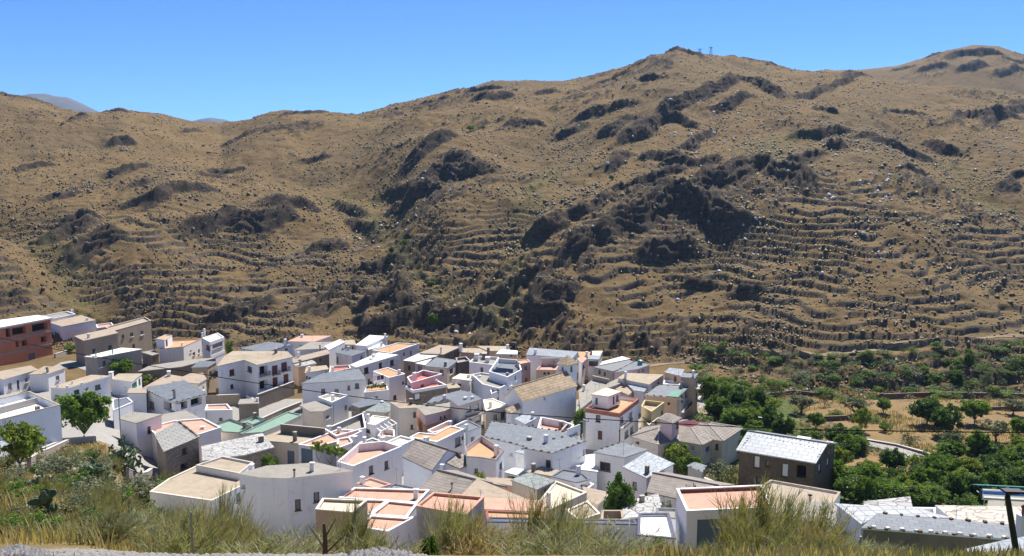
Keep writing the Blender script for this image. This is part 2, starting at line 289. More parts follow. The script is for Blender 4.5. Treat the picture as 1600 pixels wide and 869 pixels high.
M_ = {
 'white': plaster('white_plaster', (.86, .855, .84), amt=.4, aged=.93), 'worn': plaster('worn_white_plaster', (.72, .69, .64), amt=.7, aged=.85),
 'lilac': plaster('pinkish_shade_white_plaster', (.82, .78, .785), amt=.35, aged=.92), 'pink': plaster('pink_plaster', (.70, .50, .50), amt=.25), 'salmon': plaster('salmon_plaster', (.62, .38, .32), amt=.3),  # lilac: white plaster with the hue of its shade put in the colour
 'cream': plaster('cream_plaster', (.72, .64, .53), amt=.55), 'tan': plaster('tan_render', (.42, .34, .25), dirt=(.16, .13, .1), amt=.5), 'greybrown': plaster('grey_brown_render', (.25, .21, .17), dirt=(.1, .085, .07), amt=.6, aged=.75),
 'bluewhite': plaster('blue_shade_white_plaster', (.80, .835, .87), amt=.35, aged=.93), 'yellow': plaster('yellow_plaster', (.60, .47, .24), amt=.4), 'darkred': plaster('dark_red_paint', (.25, .08, .06), amt=.2),  # bluewhite: bluish shade of white walls painted into the plaster colour
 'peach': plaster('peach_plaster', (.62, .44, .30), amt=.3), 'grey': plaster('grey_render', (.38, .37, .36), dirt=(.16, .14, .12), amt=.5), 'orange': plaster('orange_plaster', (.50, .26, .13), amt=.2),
 'navy': plain('navy_coping', (.03, .04, .10)), 'rimgrey': plaster('grey_coping', (.16, .17, .2), amt=.2), 'green': flat('green_roof_coating', (.20, .30, .235), (.235, .34, .265), amt=.3, dirt=(.13, .2, .16)),
 'rimgreen': plain('dark_green_coping', (.07, .11, .09)),
 'terra': flat('terracotta_roof_paint', (.52, .285, .20), (.60, .37, .28), amt=.25, dirt=(.33, .17, .12), seam=True), 'terra2': flat('orange_roof_paint', (.50, .27, .14), (.55, .33, .19), amt=.25, dirt=(.3, .18, .1)),
 'redfloor': flat('red_roof_paint', (.48, .13, .10), (.55, .22, .17), amt=.2), 'creamroof': flat('cream_roof_coating', (.60, .52, .38), (.70, .62, .48), amt=.4, dirt=(.35, .29, .2)),
 'whiteroof': flat('white_roof_coating', (.78, .77, .74), (.70, .68, .63), amt=.25, dirt=(.45, .42, .37)), 'tanroof': flat('tan_roof_screed', (.35, .285, .205), (.44, .37, .28), amt=.6, dirt=(.2, .155, .11), seam=True),
 'launa': flat('grey_clay_roof', (.27, .25, .215), (.34, .31, .27), 1.4, amt=.5, dirt=(.15, .14, .12)), 'earth': flat('earth_roof', (.33, .26, .19), (.42, .34, .26), 1.6, amt=.55, dirt=(.17, .13, .1)),
 'slate': bricky('blue_grey_slate', (.125, .14, .16), (.18, .20, .22), (.07, .075, .085), .75, .55, .02, .1, blot=.35, rough=.6), 'paleslate': slabs('pale_slate_slabs', (.29, .325, .355), (.38, .415, .445), (.23, .26, .285), 1.1, .025, .6),
 'slategreen': slabs('green_grey_slate', (.20, .22, .21), (.26, .29, .27), (.13, .14, .14), .8, .03, .6), 'darkslate': flat('dark_slate_roof', (.12, .135, .16), (.17, .185, .21), amt=.3, dirt=(.07, .075, .09), rough=.65),
 'slatebrick': bricky('rectangular_slate', (.21, .235, .26), (.29, .315, .34), (.10, .11, .13), 1.1, .8, .035, 0, blot=.2, rough=.5), 'diamond': bricky('diamond_slate', (.30, .315, .32), (.40, .415, .415), (.10, .11, .12), .9, .9, .04, R(38), 0, .5, blot=.2),
 'slab': slabs('stone_slabs', (.36, .355, .34), (.50, .49, .47), (.15, .14, .13), 1.0, .05), 'crazy': slabs('crazy_paving', (.45, .41, .35), (.60, .55, .47), (.32, .27, .21), .95, .05),
 'slabrow': bricky('stone_slab_rows', (.31, .30, .28), (.39, .375, .35), (.07, .07, .065), 1.3, .55, .045, .12, blot=.3, bump=.9),
 'tile': tiles('old_clay_tiles', (.33, .24, .15), (.46, .36, .24), (.24, .18, .12), .3, .5), 'redtile': tiles('red_clay_tiles', (.40, .15, .10), (.48, .22, .16), (.30, .12, .09), .3, .4), 'ribtile': tiles('grey_brown_tiles', (.25, .215, .185), (.31, .27, .235), (.18, .155, .13), .9, .42, .05),
 'brick': bricky('hollow_brick', (.62, .20, .10), (.70, .27, .14), (.28, .2, .15), .33, .2, .014, blot=.25), 'stone': slabs('rubble_stone_wall', (.27, .22, .175), (.40, .33, .27), (.13, .105, .085), 3.2, .06), 'darkstone': bricky('brown_ashlar_wall', (.12, .082, .055), (.19, .135, .092), (.15, .12, .09), .42, .2, .025, blot=.4),
 'concrete': plaster('raw_concrete', (.42, .39, .35), dirt=(.2, .18, .16), amt=.6), 'corr': corr('grey_fibre_cement', (.36, .37, .37), (.43, .44, .44)), 'metal': plain('painted_metal', (.3, .32, .34), .4, .6), 'steel': plain('polished_steel', (.75, .76, .8), .18, 1, .5, .03),
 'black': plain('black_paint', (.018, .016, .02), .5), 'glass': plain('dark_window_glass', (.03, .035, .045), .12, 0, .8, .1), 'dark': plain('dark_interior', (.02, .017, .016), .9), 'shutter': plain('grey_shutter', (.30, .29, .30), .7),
 'redwood': plain('red_brown_wood', (.16, .04, .035), .6), 'brown': plain('brown_wood', (.17, .09, .05), .7), 'bluedoor': plain('blue_grey_steel', (.13, .18, .24), .5), 'greenwood': plain('green_paint', (.05, .16, .12), .5), 'purple': plain('purple_wood', (.09, .05, .14), .6), 'whitepaint': plain('white_paint', (.78, .78, .78), .6, var=.08),
 'teal': plain('teal_panel', (.10, .34, .33), .35), 'rust': plain('rusty_iron', (.2, .07, .04), .8), 'bark': plain('bark', (.11, .085, .06), .95, var=.4), 'olivebark': plain('grey_bark', (.17, .15, .12), .95, var=.4),
 'coping': plaster('pale_stone_coping', (.5, .47, .42), amt=.6), 'cable': plain('cable_black', (.02, .02, .022), .6), 'cloth': plain('white_canvas', (.76, .78, .78), .8, var=.1), 'flower': plain('pink_flowers', (.6, .12, .2), .8), 'greenmesh': flat('green_tarpaulin', (.13, .27, .21), (.2, .33, .27), amt=.2),
}
# terrain material driven by the vertex masks
def terrain_mat(name, village=False):
    t = NT(name); g = t.n('ShaderNodeNewGeometry').outputs['Position']
    at = t.n('ShaderNodeAttribute', attribute_name='mask'); sc = t.n('ShaderNodeSeparateColor'); t.l(at.outputs['Color'], sc.inputs[0])
    rock, green, wall = sc.outputs
    n1 = t.noise(g, .05, 6, .7); n2 = t.noise(g, .32, 6, .72); n3 = t.noise(g, 1.5, 5, .75); n4 = t.noise(g, 5, 4, .75)
    grass = t.mix(t.ramp(n2, .35, .68), (.255, .165, .073), (.175, .113, .05))
    grass = t.mix(t.ramp(n1, .38, .66), grass, t.mix(t.ramp(n2, .4, .7), (.21, .14, .066), (.14, .10, .046)))
    grass = t.mix(t.math('MULTIPLY', t.ramp(t.noise(t.mapping(g, (.10, .9, .3), (0, 0, R(-58))), 1.2, 5, .7), .48, .66), .5), grass, (.12, .088, .042))
    grass = t.mix(t.math('MULTIPLY', t.ramp(t.noise(g, .022, 5, .65), .45, .62), .45), grass, (.115, .088, .05))
    tuft = t.ramp(n3, .50, .64)
    grass = t.mix(t.math('MULTIPLY', tuft, .6), grass, (.12, .09, .045))
    tuft2 = t.ramp(n4, .52, .62)
    grass = t.mix(t.math('MULTIPLY', tuft2, .45), grass, (.10, .075, .045))
    stones = t.ramp(t.noise(g, .9, 6, .8), .66, .72)
    grass = t.mix(t.math('MULTIPLY', stones, .3), grass, (.27, .25, .23))
    rk = t.mix(t.ramp(t.noise(t.mapping(g, (.22, 1.5, 1), (0, 0, R(-58))), 1.1, 6, .75), .35, .65), (.032, .025, .019), (.12, .092, .066))
    rk = t.mix(t.ramp(t.noise(g, 2.4, 4, .7), .62, .72), rk, (.13, .11, .09))
    edge = t.math('ADD', rock, t.math('MULTIPLY', t.math('SUBTRACT', n3, .5), 1.1))
    col = t.mix(t.ramp(edge, .35, .6), grass, rk)
    wl = t.mix(t.ramp(n4, .3, .7), (.075, .058, .042), (.20, .155, .11))
    col = t.mix(t.ramp(wall, .15, .5), col, wl)
    gr = t.mix(t.ramp(n3, .35, .7), (.07, .095, .03), (.17, .155, .06))
    col = t.mix(t.math('MULTIPLY', green, t.ramp(n2, .3, .6)), col, gr)
    bp = t.bump(t.math('ADD', n3, t.math('MULTIPLY', n4, .5)), .7, .5)
    return t.done(col, .97, bp, .1)
def ground_mat():
    t = NT('village_ground'); g = t.n('ShaderNodeNewGeometry').outputs['Position']
    at = t.n('ShaderNodeAttribute', attribute_name='mask'); sc = t.n('ShaderNodeSeparateColor'); t.l(at.outputs['Color'], sc.inputs[0])
    conc, green, grav = sc.outputs
    n2 = t.noise(g, .3, 6, .72); n3 = t.noise(g, 1.7, 5, .75); n4 = t.noise(g, 8, 5, .75)
    dry = t.mix(t.ramp(n2, .35, .65), (.27, .17, .08), (.19, .135, .062))
    dry = t.mix(t.ramp(n3, .5, .7), dry, (.14, .11, .05))
    gr = t.mix(t.ramp(n3, .35, .65), (.045, .07, .018), (.11, .13, .04))
    gm = t.ramp(t.math('ADD', green, t.math('MULTIPLY', t.math('SUBTRACT', n2, .5), 1.2)), .4, .65)
    col = t.mix(gm, dry, gr)
    cc = t.mix(t.ramp(n3, .3, .7), (.36, .34, .31), (.24, .22, .20))
    col = t.mix(t.ramp(conc, .3, .6), col, cc)
    gv = t.mix(t.ramp(n4, .35, .7), (.15, .14, .13), (.34, .33, .31))
    col = t.mix(t.ramp(grav, .3, .6), col, gv)
    return t.done(col, .95, t.bump(t.math('ADD', n3, n4), .7, .08), .15)
# ------------------------------------------------------------------ object helpers
def link(o, parent=None):
    COL.objects.link(o)
    if parent is not None: o.parent = parent
    return o
def tagk(o, label=None, cat=None, group=None, kind=None):
    if label: o['label'] = label
    if cat: o['category'] = cat
    if group: o['group'] = group
    if kind: o['kind'] = kind
    return o
def empty(name, loc, label, cat, group=None):
    o = bpy.data.objects.new(name, None); o.empty_display_size = .3; link(o); o.location = loc
    return tagk(o, label, cat, group)
class MB:
    """collects polygons (world or local coordinates) into one mesh with metre UVs"""
    def __init__(s): s.v = []; s.f = []; s.uv = []
    def poly(s, pts, uvs=None):
        pts = [Vector(p) for p in pts]
        if uvs is None:
            n = Vector((0, 0, 0))
            for i in range(len(pts)): n += pts[i].cross(pts[(i+1) % len(pts)])
            n = n.normalized() if n.length > 1e-9 else Vector((0, 0, 1))
            if abs(n.z) > .97: ua = (pts[1]-pts[0]); ua.z = 0
            else: ua = Vector((0, 0, 1)).cross(n)
            ua = ua.normalized() if ua.length > 1e-6 else Vector((1, 0, 0)); va = n.cross(ua)
            uvs = [(p.dot(ua), p.dot(va)) for p in pts]
        i = len(s.v); s.v += pts; s.f.append(tuple(range(i, i+len(pts)))); s.uv += list(uvs)
    def box(s, c, ax, ay, hx, hy, z0, z1):
        c = Vector((c[0], c[1], 0)); ax = Vector((ax[0], ax[1], 0)); ay = Vector((ay[0], ay[1], 0))
        q = [c-ax*hx-ay*hy, c+ax*hx-ay*hy, c+ax*hx+ay*hy, c-ax*hx+ay*hy]
        s.prism(q, z0, z1)
    def prism(s, q, z0, z1):
        a = [Vector((p[0], p[1], z0)) for p in q]; b = [Vector((p[0], p[1], z1)) for p in q]; n = len(q)
        for i in range(n): j = (i+1) % n; s.poly([a[i], a[j], b[j], b[i]])
        s.poly(b); s.poly(a[::-1])
    def obox(s, c, ax, ay, az):
        """oriented box: centre and three half-axis vectors"""
        c = Vector(c); P = lambda i, j, k: c+ax*i+ay*j+az*k
        for q in ([(-1,-1,-1),(-1,1,-1),(1,1,-1),(1,-1,-1)], [(-1,-1,1),(1,-1,1),(1,1,1),(-1,1,1)], [(-1,-1,-1),(1,-1,-1),(1,-1,1),(-1,-1,1)], [(1,-1,-1),(1,1,-1),(1,1,1),(1,-1,1)], [(1,1,-1),(-1,1,-1),(-1,1,1),(1,1,1)], [(-1,1,-1),(-1,-1,-1),(-1,-1,1),(-1,1,1)]):
            s.poly([P(*k) for k in q])
    def tube(s, pts, r, n=6, cap=True):
        pts = [Vector(p) for p in pts]; rs = r if isinstance(r, (list, tuple)) else [r]*len(pts); rings = []
        for i, p in enumerate(pts):
            d = (pts[min(i+1, len(pts)-1)]-pts[max(i-1, 0)]).normalized()
            a = d.cross(Vector((0, 0, 1)));
            if a.length < .1: a = d.cross(Vector((1, 0, 0)))
            a.normalize(); b = d.cross(a)
            rings.append([p+(a*math.cos(2*math.pi*k/n)+b*math.sin(2*math.pi*k/n))*rs[i] for k in range(n)])
        for i in range(len(rings)-1):
            for k in range(n):
                s.poly([rings[i][k], rings[i+1][k], rings[i+1][(k+1) % n], rings[i][(k+1) % n]])
        if cap: s.poly(rings[0]); s.poly(rings[-1][::-1])
    def build(s, name, mat, parent=None, org=None, smooth=False):
        if not s.f: return None
        me = bpy.data.meshes.new(name)
        o3 = Vector(org) if org is not None else Vector((0, 0, 0))
        me.from_pydata([tuple(p-o3) for p in s.v], [], s.f)
        uvl = me.uv_layers.new(name='UVMap'); uvl.data.foreach_set('uv', [c for uv in s.uv for c in uv])
        me.materials.append(M_[mat] if isinstance(mat, str) else mat)
        if smooth: me.shade_smooth()
        o = bpy.data.objects.new(name, me); link(o, parent)
        if parent is None and org is not None: o.location = org
        return o
def np_mesh(name, V, Fc, mat, parent=None, k=4, smooth=False):
    me = bpy.data.meshes.new(name); V = np.asarray(V, np.float32); Fc = np.asarray(Fc, np.int32)
    me.vertices.add(len(V)); me.vertices.foreach_set('co', V.ravel()); me.loops.add(Fc.size); me.loops.foreach_set('vertex_index', Fc.ravel())
    me.polygons.add(len(Fc)); me.polygons.foreach_set('loop_start', np.arange(0, Fc.size, k, dtype=np.int32)); me.polygons.foreach_set('loop_total', np.full(len(Fc), k, np.int32))
    me.update(calc_edges=True); me.validate(); me.materials.append(M_[mat] if isinstance(mat, str) else mat)
    if smooth: me.shade_smooth()
    o = bpy.data.objects.new(name, me); link(o, parent); return o
# ------------------------------------------------------------------ terrain sheets
AP = 90.0
ROWN = np.concatenate([np.arange(-60, 4, 4.), np.arange(4, 30, .4), np.arange(30, 160, 1.1), [160.0]])
ROWH = np.concatenate([np.arange(160, 430, .42), np.arange(430, 665, .75), np.arange(665, 1000, 1.7), np.arange(1000, 2400, 60)])
def sheet(name, rows, ncol, mat, fn):
    b = np.linspace(-.70, .70, ncol); Y, B = np.meshgrid(rows, b, indexing='ij'); X = B*(Y+AP)
    z, rock, green, wall, hill = full(X, Y)
    nr, nc = Y.shape
    V = np.stack([X, Y, z], -1).reshape(-1, 3)
    i = np.arange(nr*nc).reshape(nr, nc)
    Fc = np.stack([i[:-1, :-1], i[:-1, 1:], i[1:, 1:], i[1:, :-1]], -1).reshape(-1, 4)
    o = np_mesh(name, V, Fc, mat, smooth=True)
    c = fn(X, Y, z, rock, green, wall); ca = o.data.color_attributes.new('mask', 'FLOAT_COLOR', 'POINT')
    ca.data.foreach_set('color', np.stack([*c, np.ones_like(z)], -1).astype(np.float32).ravel())
    return o
def hillmask(X, Y, z, rock, green, wall):
    gy, gx = np.gradient(z); dy = np.gradient(Y, axis=0); dx = np.gradient(X, axis=1)
    sl = np.hypot(gx/dx, gy/dy)
    return np.clip(rock*.9+ss(1.0, 1.8, sl)*.6, 0, 1), green, wall
def groundmask(X, Y, z, rock, green, wall):
    b = X/np.maximum(Y, 5)
    vil = ss(58, 68, Y)*ss(.26, .20, b)*np.maximum(ss(-.48, -.44, b+.12*(Y < 100)), ss(106, 112, Y)*(1-ss(188, 196, Y)))
    grav = (1-ss(6.6, 7.4, Y+fbm(X, Y, 2, 3)*.6))*ss(-.06, -.13, b+.04*fbm(X*2, Y*2, 2, 4))
    gard = np.maximum(ss(.2, .25, b)*(1-ss(.30, .36, b))*(1-ss(150, 175, Y)), (1-ss(104, 122, Y))*ss(.2, .26, b))*.8+ss(.2, .26, b)*.12+ss(-.2, -.4, b)*ss(100, 80, Y)*.35
    return vil, gard+.1, grav
MT_H = terrain_mat('hillside_scrub')
ground = tagk(sheet('ground', ROWN, 560, ground_mat(), groundmask), kind='structure')
hillside = tagk(sheet('hillside', ROWH, 1300, MT_H, hillmask), kind='structure')
# ------------------------------------------------------------------ buildings
BUILT = {}; DBG = False; AW = random.Random(99)
def solveY(px, py, h):
    d = ray(px, py); ys = np.arange(25, 260, .2); r = d[2]/d[1]*ys
    g = near(d[0]/d[1]*ys, ys)+h; f = r-g
    k = np.where((f[:-1] >= 0) & (f[1:] < 0))[0]
    return float(ys[k[-1]]) if len(k) else float(ys[np.argmax(f)])
def project(v):
    yc = v.y*CP-v.z*SP; u_ = v.y*SP+v.z*CP
    return (CX+F*v.x/yc, CY-F*u_/yc)
def inset(P, w):
    """offset a CCW plan polygon inwards by w (negative: outwards)"""
    n = len(P); out = []
    for i in range(n):
        a, b, c = P[i-1], P[i], P[(i+1) % n]
        d1 = Vector((b[0]-a[0], b[1]-a[1])); d2 = Vector((c[0]-b[0], c[1]-b[1]))
        d1 = d1.normalized() if d1.length > 1e-6 else Vector((1, 0)); d2 = d2.normalized() if d2.length > 1e-6 else d1
        n1 = Vector((-d1.y, d1.x)); n2 = Vector((-d2.y, d2.x)); m = n1+n2
        if m.length < .2: m = n1
        m.normalize(); k = w/max(.45, m.dot(n1))
        out.append(Vector((b[0]+m.x*k, b[1]+m.y*k, b[2])))
    return out
def tess(mb, outer, holes, toW):
    """planar polygon with holes given in (u, v); toW maps to world"""
    loops = [[Vector((u, v, 0)) for u, v in outer]]+[[Vector((u, v, 0)) for u, v in h] for h in holes]
    allp = [p for l in loops for p in l]
    for t in tessellate_polygon(loops):
        a, b, c = (allp[i] for i in t)
        if (b-a).cross(c-a).z < 0: b, c = c, b
        if abs((b-a).cross(c-a).z) < 1e-6: continue
        q = [a, b, c]; mb.poly([toW(p.x, p.y) for p in q], [(p.x, p.y) for p in q])
WT = {'w': ('window', 'glass', 'whitepaint'), 'k': ('window', 'glass', 'brown'), 's': ('window', 'shutter', 'brown'), 'd': ('door', 'brown', 'brown'), 'r': ('door', 'redwood', 'redwood'), 'b': ('door', 'bluedoor', 'bluedoor'),
      'o': ('opening', 'dark', None), 'h': ('window', 'whitepaint', 'brown'), 'g': ('window', 'glass', 'greenwood'), 'p': ('door', 'purple', 'purple'), 'R': ('window', 'redwood', 'redwood'), 'G': ('door', 'greenwood', 'greenwood'), 'a': ('window', 'dark', 'coping')}
def HB(label, h, pts, wall='white', roof='terra', kind='slab', p=.35, rim=None, wins=(), ch=(), ant=(), fins=(), Y=None, name='house', cat='house', key=None, into=None, inner=None, th=.13, oh=.12, base=None, rise=1.0, topmat=None, bands=(), rails=(), group=None, up=None):
    px, py = pts[0][:2]
    Y0 = atz(px, py, BUILT[into][1]+up).y if up is not None else Y if Y else solveY(px, py, h)
    z0 = aty(px, py, Y0).z
    W = []
    for q in pts:
        if q[0] == 'm': W.append(None); continue
        dz = q[2] if len(q) > 2 else 0
        W.append(atz(q[0], q[1], z0+dz))
    n = len(pts); ism = [w is None for w in W]
    for i, q in enumerate(pts):
        if W[i] is None:
            a, b = W[i-1], W[(i+1) % n]; v = a.lerp(b, q[1]); v.z += q[2]; W[i] = v
    area = sum(W[i].x*W[(i+1) % n].y-W[(i+1) % n].x*W[i].y for i in range(n))
    if area < 0: W = W[::-1]; ism = ism[::-1]
    # rotate so that it starts at a real corner
    while ism[0]: W = W[1:]+W[:1]; ism = ism[1:]+ism[:1]
    cx = sum(w.x for w in W)/n; cy = sum(w.y for w in W)/n
    if into:
        root, zb = BUILT[into]; org = Vector(root.location); base = zb-.3 if base is None else base
    else:
        org = Vector((cx, cy, G(cx, cy))); root = empty(name, org, label, cat, group); 
    gb = lambda w: (min(G(w.x, w.y), G(cx, cy))-.9) if base is None else base
    if key: BUILT[key] = (root, z0)
    if DBG: print('BLD', round(Y0,1), 'h', round(z0-G(cx,cy),1), 'Yr', round(min(w.y for w in W)), round(max(w.y for w in W)), 'w', round(max(w.x for w in W)-min(w.x for w in W),1), label[:60])
    flatk = kind in ('par',)
    # walls
    mb = MB(); holes_done = []; segs = []; i = 0
    idx = [k for k in range(n) if not ism[k]]
    for a_i, k in enumerate(idx):
        k2 = idx[(a_i+1) % len(idx)]; mids = []
        j = (k+1) % n
        while j != k2: mids.append(W[j]); j = (j+1) % n
        segs.append((W[k], mids, W[k2]))
    wl = {s: [] for s in range(len(segs))}
    for w in wins:
        wx, wy, ww, wh = w[:4]; ty = w[4] if len(w) > 4 else 'w'; best = None
        for si, (a, mids, b) in enumerate(segs):
            d = Vector((b.x-a.x, b.y-a.y, 0)); L = d.length
            if L < .3: continue
            d /= L; nrm = Vector((d.y, -d.x, 0))
            if nrm.dot(-a) <= 0: continue
            def hit(qx, qy):
                r = Vector(ray(qx, qy)); den = r.dot(nrm)
                if abs(den) < 1e-5: return None
                t = a.dot(nrm)/den; P = r*t; return ((P-a).dot(d), P.z, t)
            c = hit(wx, wy)
            if c is None or c[2] < 0: continue
            e = 0
            if c[0] < 0: e = -c[0]
            if c[0] > L: e = c[0]-L
            if best is None or (e, c[2]) < best[0]: best = ((e if e > .4 else 0, c[2]), si, c, hit(wx-ww/2, wy), hit(wx+ww/2, wy), L)
        if best is None or best[0][0] > 1.5: print('WIN MISS', label, w); continue
        _, si, c, l, r_, L = best
        hw = abs(r_[0]-l[0])/2; hw = min(max(hw, .2), wh*c[2]/F*2.2, L*.45); hh = max(.22, wh*c[2]/F/2)
        u = min(max(c[0], hw+.12), L-hw-.12); top = min(segs[si][0].z, segs[si][2].z)-.22
        if flatk: top -= .05
        v1 = min(c[1]+hh, top); v0 = v1-2*hh
        if any(not (u+hw < q[0]-.05 or u-hw > q[1]+.05 or v1 < q[2]-.05 or v0 > q[3]+.05) for q in wl[si]): print('WIN OVERLAP', label, w); continue
        if hw < .15: continue
        wl[si].append((u-hw, u+hw, v0, v1, ty))
    if not wins and not Y and label and wall in ('white', 'lilac', 'cream', 'worn', 'tan', 'bluewhite', 'peach', 'pink') and name == 'house':
        for si, (a, mids, b) in enumerate(segs):
            d = Vector((b.x-a.x, b.y-a.y, 0)); L = d.length
            if L < 2.2: continue
            nrm = Vector((d.y, -d.x, 0))/L
            if nrm.dot(-a)/a.length < .3: continue
            for k in range(1, 1+max(1, int(L/3.2))):
                if AW.random() < .7: uu = L*k/(1+max(1, int(L/3.2)))+AW.uniform(-.2, .2); zt = min(a.z, b.z)-AW.uniform(.75, 1.1); hw = AW.uniform(.28, .42); wl[si].append((uu-hw, uu+hw, zt-AW.uniform(.8, 1.05), zt, AW.choice('wwkskR')))
    for si, (a, mids, b) in enumerate(segs):
        d = Vector((b.x-a.x, b.y-a.y, 0)); L = d.length
        if L < .05: continue
        d /= L; nrm = Vector((d.y, -d.x, 0))
        off = -.07 if flatk else -.02
        top = [(0, a.z+off)]+[((m-a).dot(d), m.z+off) for m in mids]+[(L, b.z+off)]
        outer = [(0, gb(a)), (L, gb(b))]+top[::-1]
        toW = lambda u, v, a=a, d=d: Vector((a.x+d.x*u, a.y+d.y*u, v))
        hs = [[(x0, y0), (x0, y1), (x1, y1), (x1, y0)] for x0, x1, y0, y1, ty in wl[si]]
        tess(mb, outer, hs, toW)
        for x0, x1, y0, y1, ty in wl[si]:
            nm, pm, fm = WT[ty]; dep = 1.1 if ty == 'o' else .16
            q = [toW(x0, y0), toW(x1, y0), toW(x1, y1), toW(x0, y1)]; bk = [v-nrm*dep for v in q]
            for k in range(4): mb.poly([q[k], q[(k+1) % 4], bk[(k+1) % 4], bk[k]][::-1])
            A = MB(); u = d; V = Vector((0, 0, 1)); wdt, hgt = x1-x0, y1-y0
            cc = toW((x0+x1)/2, (y0+y1)/2)-nrm*(dep-.03)
            if fm:
                fw = .05 if nm == 'window' else .04
                for sx in (-1, 1): A.obox(cc+u*sx*(wdt/2-fw), u*fw, nrm*.028, V*hgt/2)
                for sz in (-1, 1): A.obox(cc+V*sz*(hgt/2-fw), u*(wdt/2-fw*2), nrm*.028, V*fw)
                if nm == 'window' and ty in 'wkg': A.obox(cc, u*.028, nrm*.024, V*(hgt/2-2*fw))
                if nm == 'window': A.obox(toW((x0+x1)/2, y0-.035)+nrm*.05, u*(wdt/2+.08), nrm*.1, V*.03)
                if nm == 'door': A.obox(toW((x0+x1)/2, y0+.03)-nrm*.06, u*wdt/2, nrm*.1, V*.03)
                fr = A.build(nm, fm, root, org)
                B = MB(); B.obox(cc-nrm*.012, u*(wdt/2-fw), nrm*.012, V*(hgt/2-fw))
                if nm == 'door' and wdt > 1.6:
                    for t in range(1, int(hgt/.35)): B.obox(cc-nrm*.0+V*(-hgt/2+t*.35), u*(wdt/2-fw), nrm*.012, V*.02)
                pn = B.build('pane' if nm == 'window' else 'leaf', pm, fr, org)
                if ty in 'wsk' and wdt < 1.4 and random.random() < .45:
                    g_ = MB()
                    for t in range(1, max(2, int(wdt/.16))): g_.obox(toW(x0+t*.16, (y0+y1)/2)+nrm*.03, u*.009, nrm*.009, V*hgt/2)
                    for t in (0, 1): g_.obox(toW((x0+x1)/2, y0+hgt*(.05+.9*t))+nrm*.03, u*wdt/2, nrm*.009, V*.012)
                    g_.build('grille', 'black', fr, org)
            else:
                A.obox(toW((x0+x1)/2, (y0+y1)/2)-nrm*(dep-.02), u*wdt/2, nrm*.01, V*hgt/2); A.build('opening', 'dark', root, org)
    for (fr_, to_, m2) in bands:   # horizontal bands: proud strips on camera-facing walls, heights below the roof in m
        B = MB()
        for (a, mids, b) in segs:
            d = Vector((b.x-a.x, b.y-a.y, 0)); L = d.length; d /= max(L, 1e-6); nrm = Vector((d.y, -d.x, 0))
            if nrm.dot(-a) <= 0: continue
            B.obox(a+d*L/2+nrm*.02+Vector((0, 0, -(fr_+to_)/2)), d*(L/2+.03), nrm*.035, Vector((0, 0, (to_-fr_)/2)))
        B.build('band', m2, root, org)
    mb.build('wall', wall, root, org)
    rim = rim or 'coping'
    if kind == 'par':
        inn = inset(W, .2); outr = inset(W, -.03)
        B = MB(); m = len(W)
        for k in range(m):
            k2 = (k+1) % m; z1 = Vector((0, 0, 0)); dn = Vector((0, 0, -.09))
            B.poly([outr[k], outr[k2], inn[k2], inn[k]]); B.poly([outr[k]+dn, outr[k2]+dn, outr[k2], outr[k]])
            B.poly([inn[k2]+dn, inn[k]+dn, inn[k], inn[k2]])
        B.build('coping', rim, root, org)
        B = MB(); fl = [v-Vector((0, 0, p)) for v in inn]; dn = Vector((0, 0, -.09))
        for k in range(m):
            k2 = (k+1) % m; B.poly([fl[k2], fl[k], inn[k]+dn, inn[k2]+dn])
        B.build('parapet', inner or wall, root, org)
        B = MB(); loops = [[Vector((v.x, v.y, 0)) for v in fl]]
        dd = (W[1]-W[0]); dd.z = 0; dd.normalize(); ee = Vector((-dd.y, dd.x, 0))
        for t in tessellate_polygon(loops):
            q = [fl[i] for i in t]
            if (q[1]-q[0]).cross(q[2]-q[0]).z < 0: q = q[::-1]
            B.poly(q, [(v.dot(dd), v.dot(ee)) for v in q])
        B.build('roof', roof, root, org); zr = z0-p
    elif kind in ('slab', 'gable'):
        O = inset(W, -oh); mi = [k for k in range(n) if ism[k]]
        faces = [O] if len(mi) < 2 else [[O[k] for k in range(mi[0], mi[1]+1)], [O[k % n] for k in range(mi[1], mi[0]+n+1)]]
        B = MB(); up = Vector((0, 0, th))
        for fc in faces:
            zs = [v.z for v in fc]
            if len(fc) > 3 and max(zs)-min(zs) > .02 and len(faces) > 1 and len(fc) == 4: B.poly([v+up for v in fc])
            elif len(fc) == 4: B.poly([v+up for v in fc])
            else:
                loops = [[Vector((v.x, v.y, 0)) for v in fc]]; dd = (fc[1]-fc[0]); dd.z = 0; dd.normalize(); ee = Vector((-dd.y, dd.x, 0))
                for t in tessellate_polygon(loops):
                    q = [fc[i]+up for i in t]
                    if (q[1]-q[0]).cross(q[2]-q[0]).z < 0: q = q[::-1]
                    B.poly(q, [(v.dot(dd), v.dot(ee)) for v in q])
        rf = B.build('roof', roof, root, org)
        B = MB()
        for k in range(n):
            k2 = (k+1) % n; B.poly([O[k], O[k2], O[k2]+up, O[k]+up])
            B.poly([O[k2], O[k], W[k]-Vector((0, 0, .02)), W[k2]-Vector((0, 0, .02))])
        B.build('eaves', rim if rim != 'coping' else {'tile': 'cream', 'ribtile': 'ribtile'}.get(roof, 'coping'), root, org); zr = z0+th
        if roof == 'slate' and label:
            for k in range(n):
                if AW.random() < .45: continue
                a_, b_ = O[k], O[(k+1) % n]; L_ = (b_-a_).length
                for t_ in range(int(L_/1.0)):
                    p_ = a_.lerp(b_, (t_+.5)/int(L_/1.0))+up; s_ = AW.uniform(.07, .13); a0 = AW.uniform(0, 3); B = MB()
                    B.box((p_.x, p_.y), (math.cos(a0), math.sin(a0)), (-math.sin(a0), math.cos(a0)), s_*1.3, s_, p_.z-.03, p_.z+s_*1.1); B.build('edge_stone', 'darkstone', root, org)
